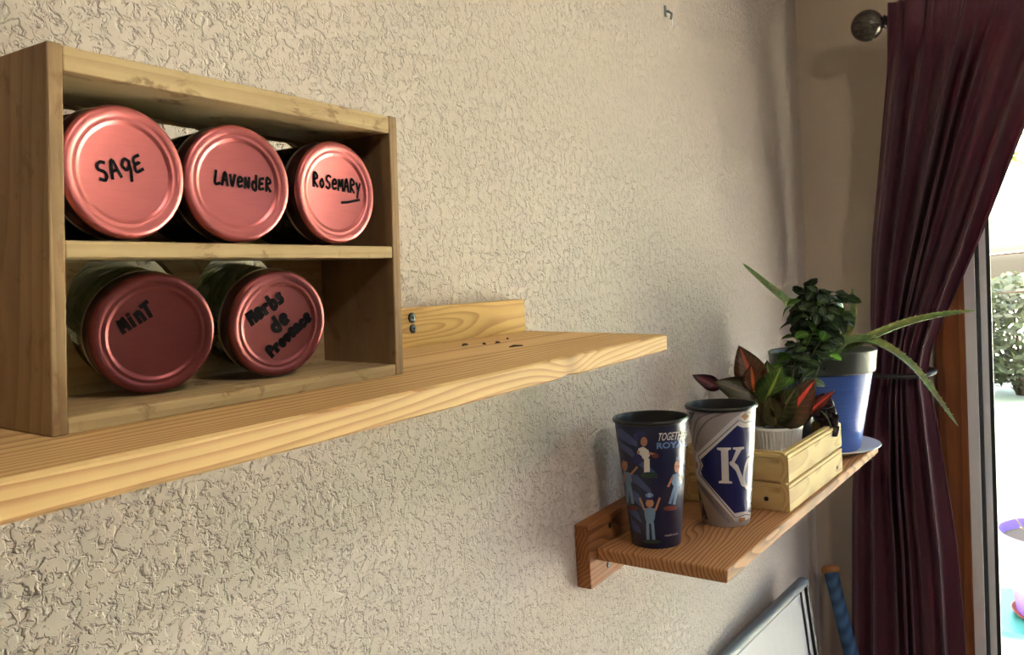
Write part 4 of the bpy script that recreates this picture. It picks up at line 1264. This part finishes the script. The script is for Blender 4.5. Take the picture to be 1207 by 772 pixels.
FM = [fol_mat('shrub_green', srgb(52, 78, 30), srgb(78, 104, 44)), fol_mat('tree_pale_green', srgb(84, 118, 40), srgb(120, 146, 62)), fol_mat('dry_brush', srgb(66, 66, 50), srgb(92, 96, 66))]
M_BARK = plain('bark', srgb(66, 50, 38), 0.9, vscale=30, bump=0.6, var=0.3)
def shrub(label, x, y, r, h, mi, n, seed):
    t = thing('shrub', label, 'shrub', (x, y, -0.2), group='plants beyond the lawn')
    f = obj('foliage', leafmass((0, 0, h * 0.55), (r, r, h * 0.5), n, 0.07, seed), FM[mi], t); f['kind'] = 'stuff'
    for k in range(5):
        a = k * 1.26 + seed
        obj('branch', tube([(0.04 * math.cos(a), 0.04 * math.sin(a), -0.02), (r * 0.3 * math.cos(a), r * 0.3 * math.sin(a), h * 0.4), (r * 0.6 * math.cos(a), r * 0.6 * math.sin(a), h * 0.8)], [0.03, 0.02, 0.008], 6), M_BARK, t)
def tree(label, x, y, h, r, mi, n, seed):
    rnd = random.Random(seed)
    t = thing('tree', label, 'tree', (x, y, -0.2), group='plants beyond the lawn')
    obj('trunk', tube([(0, 0, -0.02), (0.08, 0.05, h * 0.3), (0.0, -0.05, h * 0.75)], [0.16, 0.12, 0.06], 10), M_BARK, t)
    for k in range(6):
        a = k * 1.05 + seed
        z0 = h * (0.22 + 0.08 * k)
        obj('branch', tube(spline([(0.05, 0, z0), (r * 0.5 * math.cos(a), r * 0.5 * math.sin(a), z0 + 0.25), (r * math.cos(a), r * math.sin(a), z0 + 0.55)], 8), [0.05 - 0.005 * i for i in range(9)], 7), M_BARK, t)
    f = obj('foliage', leafmass((0, 0, h * 0.72), (r, r, h * 0.42), n, 0.10, seed), FM[mi], t); f['kind'] = 'stuff'
    return t
hd = thing('sunbreak', 'added unseen clipped green hedge running from the house beside the patio', 'sunbreak', (2.9, 1.15, -0.2), group='plants beyond the lawn')  # unseen planting added to shade the ground visible through the door
rnd = random.Random(21)
bmh = bmesh.new()
nx, nz = 40, 9
hv = [[[None] * (nz + 1) for _ in range(2)] for _ in range(nx + 1)]
for i in range(nx + 1):
    for sd in range(2):
        for k in range(nz + 1):
            hv[i][sd][k] = bmh.verts.new((i * 0.3 + rnd.uniform(-.03, .03), (-0.38 if sd == 0 else 0.38) * (1 - 0.12 * k / nz) + rnd.uniform(-.05, .05), -0.01 + 2.9 * k / nz + (rnd.uniform(-.05, .05) if k else 0)))
for i in range(nx):
    for sd in range(2):
        for k in range(nz):
            bmh.faces.new((hv[i][sd][k], hv[i + 1][sd][k], hv[i + 1][sd][k + 1], hv[i][sd][k + 1]))
    bmh.faces.new((hv[i][0][nz], hv[i + 1][0][nz], hv[i + 1][1][nz], hv[i][1][nz]))
for i in (0, nx):
    for k in range(nz):
        bmh.faces.new((hv[i][0][k], hv[i][1][k], hv[i][1][k + 1], hv[i][0][k + 1]))
obj('sunbreak_body', finish(bmh), FM[0], hd)
vs, fs = [], []
for i in range(11000):
    x = rnd.uniform(-0.05, 12.05); z = rnd.uniform(0.0, 2.95)
    y = rnd.choice((-1, 1)) * (0.40 - 0.05 * z / 2.9) + rnd.uniform(-.05, .05) if rnd.random() < 0.8 else rnd.uniform(-.36, .36)
    if abs(y) < 0.3: z = 2.9 + rnd.uniform(-.04, .07)
    q = Vector((x, y, z)); d1 = Vector((rnd.uniform(-1, 1), rnd.uniform(-1, 1), rnd.uniform(-1, 1))).normalized(); d2 = d1.orthogonal().normalized()
    n0 = len(vs)
    vs += [tuple(q - d1 * 0.05), tuple(q + d2 * 0.025), tuple(q + d1 * 0.05), tuple(q - d2 * 0.025)]
    fs.append((n0, n0 + 1, n0 + 2, n0 + 3))
mh = bpy.data.meshes.new('sunbreak_leaves'); mh.from_pydata(vs, [], fs)
hl = obj('sunbreak_leaves', mh, FM[0], hd); hl['kind'] = 'stuff'
shrub('grey-brown brushy shrub beyond the lawn, just right of the door frame', 11.5, -0.35, 0.85, 1.45, 2, 2600, 3)
shrub('green shrub at the lawn edge, low behind the lavender flowerpot', 7.0, -1.9, 0.7, 0.9, 0, 1500, 5)
shrub('green shrub right of the brushy one, far across the lawn', 11.0, -6.0, 1.3, 1.9, 0, 1700, 8)
tr1 = tree('pale green tree with bare lower branches seen above the shrubs', 8.6, -2.1, 4.6, 1.9, 1, 2600, 11)
obj('branch', tube(spline([(0.0, 0.0, 1.45), (-0.2, 0.8, 1.62), (-0.1, 1.5, 1.72), (0.1, 2.1, 1.70)], 10), [0.028 - 0.0018 * i for i in range(11)], 8), M_BARK, tr1)
obj('branch', tube(spline([(0.0, 0.0, 1.30), (0.3, 0.9, 1.36), (0.5, 1.9, 1.34)], 10), [0.022 - 0.0014 * i for i in range(11)], 8), M_BARK, tr1)
tree('tall pale tree farther right beyond the lawn', 14.5, -7.5, 6.5, 2.4, 1, 2200, 15)
